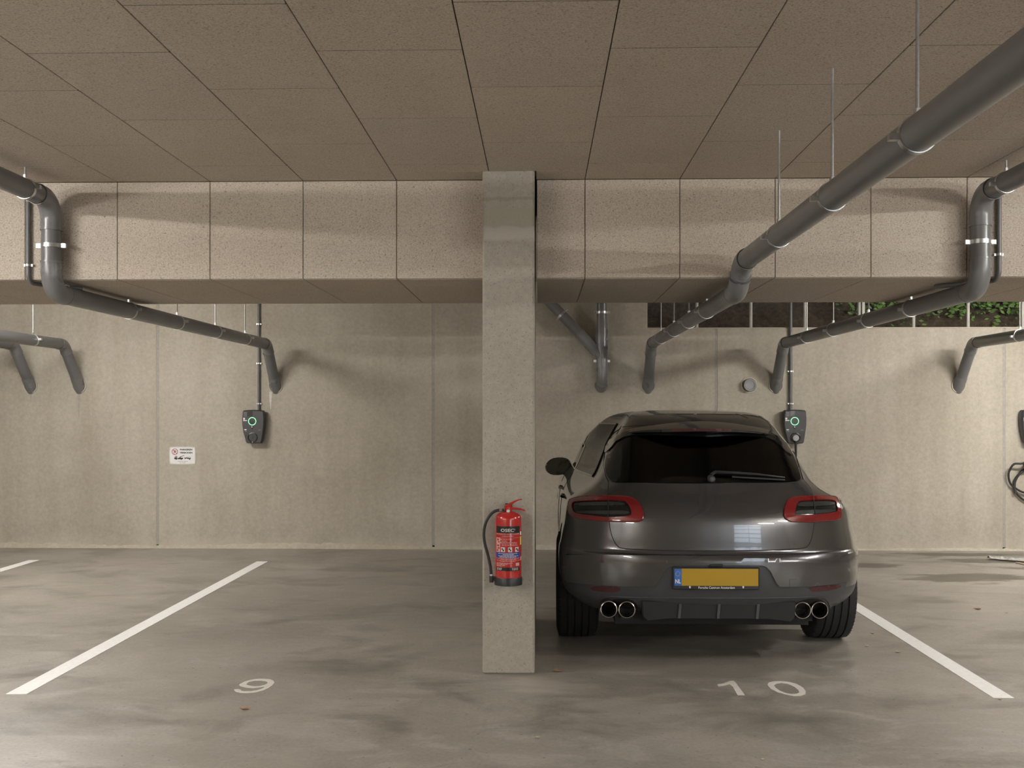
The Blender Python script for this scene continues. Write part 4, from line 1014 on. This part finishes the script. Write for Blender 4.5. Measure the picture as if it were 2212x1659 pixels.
# ---- tail lamps
cl_l = lambda L: [(1220 + x * 190 / 2212, 1060 + y * 90 / 1048) for x, y in L]
cr_l = lambda L: [(1500 + x * 360 / 2212, 870 + y * 270 / 1659) for x, y in L]
for out, inn, bars, gap in (
    (cl_l([(130, 330), (165, 250), (300, 205), (550, 180), (1100, 168), (1550, 180), (1730, 230), (1850, 330), (1930, 450), (1985, 600), (1970, 700), (1890, 765), (1750, 775), (1110, 765), (600, 720), (250, 660), (165, 600), (135, 480)]),
     cl_l([(215, 330), (300, 298), (1080, 265), (1480, 282), (1570, 330), (1650, 450), (1700, 590), (1640, 645), (1100, 680), (550, 612), (290, 570), (228, 470)]),
     [cl_l([(270, 330), (1060, 300), (1480, 320), (1540, 385), (1100, 395), (260, 400)]), cl_l([(300, 520), (1080, 515), (1600, 520), (1650, 595), (1120, 605), (600, 585), (330, 560)])], cl_l([(1108, 165), (1112, 400), (1120, 770)])),
    (cr_l([(1188, 1500), (1200, 1400), (1240, 1312), (1300, 1275), (1560, 1258), (1850, 1260), (1890, 1300), (1920, 1400), (1926, 1510), (1900, 1545), (1600, 1576), (1300, 1576), (1220, 1548)]),
     cr_l([(1318, 1485), (1345, 1370), (1390, 1320), (1580, 1308), (1840, 1306), (1872, 1350), (1882, 1430), (1860, 1462), (1600, 1490), (1330, 1498)]),
     [cr_l([(1372, 1335), (1560, 1325), (1840, 1325), (1860, 1372), (1590, 1385), (1352, 1390)]), cr_l([(1335, 1440), (1590, 1432), (1868, 1420), (1850, 1455), (1600, 1480), (1330, 1482)])], cr_l([(1570, 1255), (1580, 1400), (1600, 1578)]))):
    tl = patch('tail_light', out, M['red_lens'], .016, .006, [smooth_poly(inn, 1)], 6, sm=1, edge=4)
    seam('lens_rim', out + out[:2], .0065, 'red_lens', tl, .012, sm=1)
    patch('smoked_lens', inn, M['dark_lens'], .0075, .004, (), 6, tl, 1, edge=4)
    for b_ in bars: patch('lens_bar', b_, M['bar_lens'], .0115, -.004, (), 6, tl, 1, edge=4)
    seam('lamp_gap', gap, .003, off=.014, parent=tl)
# ---- roof spoiler with the brake light
SP = [(1309, 978), (1312, 962), (1322, 948), (1340, 938), (1365, 932), (1400, 929), (1440, 927), (1480, 926), (1515, 925.5), (1550, 926), (1590, 927.5), (1630, 931), (1660, 936), (1681, 945), (1695, 958), (1703, 970), (1710, 984)]
SPF = densify(smooth_poly(SP, 1, closed=False), 6, closed=False)
cen = (1514, 1012)
def inner(x, y, k): dx, dy = cen[0] - x, cen[1] - y; dl = math.hypot(dx, dy); return (x + dx / dl * k, y + dy / dl * k)
band_in = [inner(x, y, 3 + 19 * math.sin(math.pi * i / (len(SPF) - 1)) ** .35 if abs(2 * i / (len(SPF) - 1) - 1) > .5 else 18) for i, (x, y) in enumerate(SPF)]
fin = patch('spoiler_fin', SPF[::2] + band_in[::-2], M['gloss_black'], .014, .004, (), 6, sm=0)
SP = [p for p in SPF if 1336 < p[0] < 1686]; ns = len(SP); V2, F2 = [], []
for i, (x, y) in enumerate(SP):
    t = i / (ns - 1); k = max(0.0, 1 - abs(2 * t - 1) ** 2.6)
    p, nn = hit(x, y); d = ray(x, y).normalized(); T_ = p - d * (.016 + .115 * k)      # trailing edge, proud of the glass
    q0, n0_ = hit(*inner(x, y, -(3 + 12 * k ** .5))); q1, n1_ = hit(*inner(x, y, 4 + 11 * k))
    top2 = T_ + (q0 - T_) * .4 + Vector((0, 0, .008 * k)); B_ = T_ + Vector((0, .006, -.004 - .016 * k))
    V2 += [CI @ (q0 + n0_ * .003), CI @ top2, CI @ T_, CI @ B_, CI @ (q1 + n1_ * .010)]
    if i:
        a = 5 * (i - 1); F2 += [(a + j, a + 5 + j, a + 6 + j, a + 1 + j) for j in range(4)]
mid = ns // 2
F_top = [f for j, f in enumerate(F2) if j % 4 < 2]; F_low = [f for j, f in enumerate(F2) if j % 4 >= 2]
def sub(V_, F_):
    idx = sorted({i for f in F_ for i in f}); mp = {a: b for b, a in enumerate(idx)}; return [V_[i] for i in idx], [tuple(mp[i] for i in f) for f in F_]
sp_ = obj('roof_spoiler', sub(V2, F_top), M['paint'], CAR, inv=False, angle=50)
obj('spoiler_underside', sub(V2, F_low), M['gloss_black'], sp_, inv=False, angle=50)
i0 = min(range(ns), key=lambda i: abs(SP[i][0] - 1451)); i1 = min(range(ns), key=lambda i: abs(SP[i][0] - 1579))
V3, F3 = [], []
for i in range(i0, i1 + 1):
    a, b_ = V2[5 * i + 2], V2[5 * i + 3]; V3 += [a + Vector((0, -.003, .001)), b_ + Vector((0, -.006, .004))]
    if i > i0: k = 2 * (i - i0 - 1); F3.append((k, k + 1, k + 3, k + 2))
obj('brake_light', thicken(V3, F3, Vector((0, .006, 0))), M['reflector'], sp_, inv=False)
# ---- rear wiper
wp = c1([(1185, 512), (1215, 492), (1330, 497), (1500, 508), (1678, 530)])
P = []
for i, (x, y) in enumerate(densify(wp, 8, closed=False)):
    p, nn = hit(x, y); P.append(CI @ (p + nn * .028))
wi = obj('rear_wiper', tube(P, [.011 - .006 * i / (len(P) - 1) for i in range(len(P))], 10), M['black_plastic'], CAR, inv=False)
P = []
for x, y in densify(c1([(1330, 515), (1500, 525), (1685, 536)]), 8, closed=False): p, nn = hit(x, y); P.append(CI @ (p + nn * .012))
obj('wiper_blade', tube(P, .0055, 8), M['black_rubber'], wi, inv=False)
p, nn = hit(*c1([(1188, 520)])[0]); pc = CI @ p
obj('wiper_pivot', lathe([(.026, .02), (.024, -.02), (.014, -.034), (.001, -.036)], pc, 'y', 24), M['satin'], wi, inv=False)

# ---- number plate
def plate_pt(x, y, d=0.0): return CI @ at(x, y, 'y', 6.519 - d)
def pbox(nm, x0, y0, x1, y1, m, d0, d1, par, bev=0):
    a, b_ = plate_pt(x0, y1, d0), plate_pt(x1, y0, d0); ya = a.y; th = d1
    return obj(nm, box(min(a.x, b_.x), max(a.x, b_.x), ya, ya + th, min(a.z, b_.z), max(a.z, b_.z)), m, par, smooth=False, inv=False, bevel=bev)
q = lambda x, y: (1160 + x * 700 / 2212, 870 + y * 525 / 1659)
pf = pbox('number_plate', *q(926, 1124), *q(1518, 1275), M['black_plastic'], .0, .03, CAR, .004)
pbox('plate_field', *q(988, 1135), *q(1510, 1249), M['plate_yellow'], .003, .004, pf); pbox('plate_country_band', *q(938, 1135), *q(988, 1249), M['plate_blue'], .003, .004, pf)
def ptext(s, cx, cy, wpx, hpx, m, nm='lettering', bold=0.0):
    vf = text_vf(s, 1.0, 'CENTER', bold); xs = [v[0] for v in vf[0]]; ys = [v[1] for v in vf[0]]
    sx = wpx / (max(xs) - min(xs)); sy = hpx / (max(ys) - min(ys)); mx, my = (max(xs) + min(xs)) / 2, (max(ys) + min(ys)) / 2
    P3 = [plate_pt(*q(cx + (x - mx) * sx, cy - (y - my) * sy), .0045) for x, y in vf[0]]
    obj(nm, (P3, orient(P3, vf[1], Vector((0, -1, 0)))), m, pf, smooth=False, inv=False)
ptext('NL', 963, 1219, 38, 28, M['print_white'], bold=.02); ptext('Porsche Centrum Amsterdam', 1226, 1262, 248, 17, M['print_white'], bold=.012)
for k in range(12):
    a = 2 * math.pi * k / 12; c_ = plate_pt(*q(962 + 15 * math.cos(a), 1168 + 15 * math.sin(a)), .0035)
    obj('star', lathe([(.0019, .001), (.0019, -.001)], c_, 'y', 6), M['yellow'], pf, inv=False)
for x in (1044, 1408):      # crest shield on the frame, left and right
    P3 = [plate_pt(*q(x + a, 1260 + b_), .0045) for a, b_ in ((-6, -8), (6, -8), (6, 0), (0, 9), (-6, 0))]
    obj('crest', (P3, orient(P3, [(0, 1, 2, 3, 4)], Vector((0, -1, 0)))), M['print_white'], pf, smooth=False, inv=False)
pbox('tailgate_handle', *q(1180, 1103), *q(1270, 1121), M['matte_black'], .012, .03, CAR, .004)

# ---- underside, diffuser, tail pipes
obj('underbody', join(box(-.62, .62, .34, 4.2, .20, .33), box(-.60, .60, .16, .40, .262, .34)), M['matte_black'], CAR, smooth=False, inv=False)
a = plate_pt(*q(705, 1330)); 
dv = []; df_x = [(-.47, .285), (.47, .285)]
obj('diffuser', prism([(-.475, .40), (.475, .40), (.468, .30), (.44, .272), (.30, .288), (-.30, .288), (-.44, .272), (-.468, .30)][::-1], .055, .30), M['matte_black'], CAR, inv=False, smooth=False, bevel=.006)
for x in (-.24, 0.0, .24): obj('diffuser_fin', prism([(x - .006, .385), (x + .012, .385), (x + .004, .293), (x - .014, .293)][::-1], .045, .20), M['satin'], CAR, inv=False, smooth=False, bevel=.002)
for px, py in ((1315, 1315.5), (1354, 1316.5), (1733, 1318), (1770, 1317.5)):
    c_ = CI @ at(px, py, 'y', 6.60)
    tp = obj('tail_pipe', lathe([(.049, .30), (.0505, .0), (.0520, -.004), (.0520, -.010), (.0470, -.012), (.0455, -.006), (.0445, .05), (.044, .18)], c_, 'y', 36, cap=False), M['chrome'], CAR, inv=False)
    obj('pipe_inside', lathe([(.0448, .02), (.044, .17), (.001, .18)], c_, 'y', 30, cap=False), M['soot_and_shade'], tp, inv=False)
for s, xa_, xb_ in ((-1, 1290, 1386), (1, 1706, 1796)):
    pts = [(xa_ + 14, 1314), (xa_ + 14, 1305), (xa_ + 24, 1297), (xa_ + 45, 1293), (xb_ - 22, 1295), (xb_ - 10, 1305), (xb_ - 8, 1314)]
    patch('exhaust_recess_shade', pts, M['soot_and_shade'], .006, .002, (), 7, sm=1)  # dark patch paints the shade of the pipe cutouts onto the bumper

# ---- wheels
def wheel(x, y, side, w=.275, R=WR_):
    wr = bpy.data.objects.new('wheel', None); COL.objects.link(wr); wr.parent = CAR; wr.location = (x, y, R)
    h = w / 2; prof = [(R * .62, -h * .92)]
    for k in range(9): a = k / 8; prof.append((R * (.64 + .31 * a), -h * (.94 + .10 * math.sin(math.pi * a))))
    prof += [(R * .975, -h * .90), (R * .992, -h * .80)]
    for gx in (-.52, -.18, .18, .52): prof += [(R * (1 - .004 * abs(gx)), h * (gx - .045)), (R * .972, h * (gx - .035)), (R * .972, h * (gx + .035)), (R * (1 - .004 * abs(gx)), h * (gx + .045))]
    pr = prof + [(r, -q_) for r, q_ in reversed(prof[:12])]
    ty = obj('tyre', lathe(pr, (0, 0, 0), 'x', 72, cap=False), M['tyre'], wr, inv=False, angle=40)
    # shoulder sipes: short cross cuts shown as thin dark ribs sunk in the shoulder
    S = []
    for k in range(64):
        a = 2 * math.pi * k / 64
        for e_ in (-1, 1):
            c0 = Vector((e_ * h * .93, math.cos(a) * R * .979, math.sin(a) * R * .979)); c1_ = Vector((e_ * h * .60, math.cos(a + .02) * R * .994, math.sin(a + .02) * R * .994)); S.append(tube([c0, c1_], .0017, 4))
    sp2 = obj('tread_sipes', join(*S), M['groove'], ty, inv=False); sp2['kind'] = 'stuff'
    obj('rim', join(lathe([(R * .64, -h * .92), (R * .62, -h * .98), (R * .58, -h * .9), (R * .56, h * .5), (R * .60, h * .9), (R * .64, h * .95), (R * .64, h * .9)], (0, 0, 0), 'x', 48, cap=False), *[
        (lambda a: tube([(side * h * .62, math.cos(a) * R * .1, math.sin(a) * R * .1), (side * h * .78, math.cos(a) * R * .6, math.sin(a) * R * .6)], [.03, .02], 8))(2 * math.pi * k / 5) for k in range(5)]), M['alloy'], wr, inv=False)
    obj('hub', lathe([(R * .16, -h * .4), (R * .16, side * h * .6), (R * .12, side * h * .68)], (0, 0, 0), 'x', 24), M['alloy'], wr, inv=False)
    obj('brake_disc', lathe([(R * .46, -.012), (R * .46, .012)], (0, 0, 0), 'x', 40), M['satin'], wr, inv=False)
for s in (-1, 1):
    wheel(s * .862 + .012, AX_R, s); wheel(s * .80, AX_F, s)
    for ya, R in ((AX_R, .425), (AX_F, .42)):
        V2, F2 = [], []
        for k in range(41):       # wheel-arch liner
            a = math.pi * (k / 40) * 1.06 - .03 * math.pi; y_, z_ = ya + R * math.cos(a), WZ + R * math.sin(a)
            V2 += [(s * .615, y_, z_), (s * .90, y_, z_)]
            if k: b_ = 2 * (k - 1); F2.append((b_, b_ + 1, b_ + 3, b_ + 2))
        obj('arch_liner', (V2, F2), M['matte_black'], CAR, inv=False)

# ---- door mirrors, handles
for s in (-1, 1):
    ctr = Vector((s * .955, 2.93, 1.082)); V2, F2 = [], []; NN = 24
    prof = [(0.0, .115), (.35, .112), (.7, .09), (.92, .05), (1.0, .0), (.98, -.016), (.90, -.022)]
    for k_, yy in prof:
        for i in range(NN):
            a = 2 * math.pi * i / NN; ca, sa = math.cos(a), math.sin(a)
            ex_ = abs(ca) ** .8 * math.copysign(1, ca); lo = 1.0 if ca * s < 0 else .86 + .14 * abs(sa)
            V2.append(ctr + Vector((.118 * ex_ * k_, yy, .080 * sa * k_ * lo + .010 * (-s * ca) * k_)))
    for i in range(len(prof) - 1):
        for k in range(NN): a, b_ = i * NN + k, i * NN + (k + 1) % NN; F2.append((a, b_, b_ + NN, a + NN))
    mr = obj('door_mirror', (V2, F2), M['gloss_black'], CAR, inv=False, angle=60)
    V3 = V2[-NN:]; V3 = [Vector((ctr.x + (v.x - ctr.x) * 1.0, v.y + .006, ctr.z + (v.z - ctr.z) * 1.0)) for v in V3]
    obj('mirror_glass', (V3, orient(V3, [tuple(range(NN))], Vector((0, -1, 0)))), M['mirror'], mr, inv=False)
    obj('mirror_stem', tube([ctr + Vector((-s * .055, .03, -.05)), ctr + Vector((-s * .10, .03, -.12)), ctr + Vector((-s * .15, .04, -.155))], [.026, .022, .022], 12), M['gloss_black'], mr, inv=False)
    for yy in (1.45, 2.35):
        x_ = side_x(yy, .94)
        obj('door_handle', tube([(s * (x_ - .02), yy - .09, .935), (s * (x_ + .018), yy - .07, .94), (s * (x_ + .020), yy + .06, .94), (s * (x_ - .02), yy + .09, .935)], .012, 10), M['paint'], CAR, inv=False)
        obj('door_gap', tube([(s * side_x(yy + .42, z), yy + .42, z) for z in (.40, .5, .6, .7, .8, .9, .97, 1.03, 1.09)], .0035, 6), M['matte_black'], CAR, inv=False)

# ---- cabin seen through the tinted glass
def seat(x, y, w, zt, head):
    st = obj('seat_back', box(x - w / 2, x + w / 2, y, y + .14, .55, zt), M['seat'], CAR, inv=False, bevel=.05, seg=3)
    for hx in head: obj('headrest', box(x + hx - .14, x + hx + .14, y - .01, y + .09, zt + .02, zt + .20), M['seat'], st, inv=False, bevel=.045, seg=3)
seat(-.36, 2.0, .5, 1.12, (0,)); seat(.36, 2.0, .5, 1.12, (0,)); seat(0, 1.05, 1.2, 1.06, (-.38, 0, .38))
obj('dashboard', box(-.7, .7, 2.75, 3.1, .8, 1.06), M['seat'], CAR, inv=False, bevel=.05, seg=2)
obj('steering_wheel', tube([(-.36 + .18 * math.cos(a), 2.62, 1.0 + .18 * math.sin(a)) for a in [2 * math.pi * k / 24 for k in range(25)]], .014, 8), M['seat'], CAR, inv=False)
im = obj('inner_mirror', box(-.11, .11, 2.42, 2.45, 1.36, 1.42), M['seat'], CAR, inv=False, bevel=.02, seg=2)
obj('air_freshener', lathe([(.001, .03), (.02, .015), (.022, -.02), (.012, -.035), (.001, -.036)], (-.03, 2.40, 1.28), 'z', 14), M['seat'], CAR, inv=False)
obj('cabin_floor', box(-.75, .75, .45, 3.0, .50, .53), M['seat'], CAR, smooth=False, inv=False)
obj('parcel_shelf', box(-.6, .6, .42, 1.0, 1.02, 1.035), M['seat'], CAR, smooth=False, inv=False)
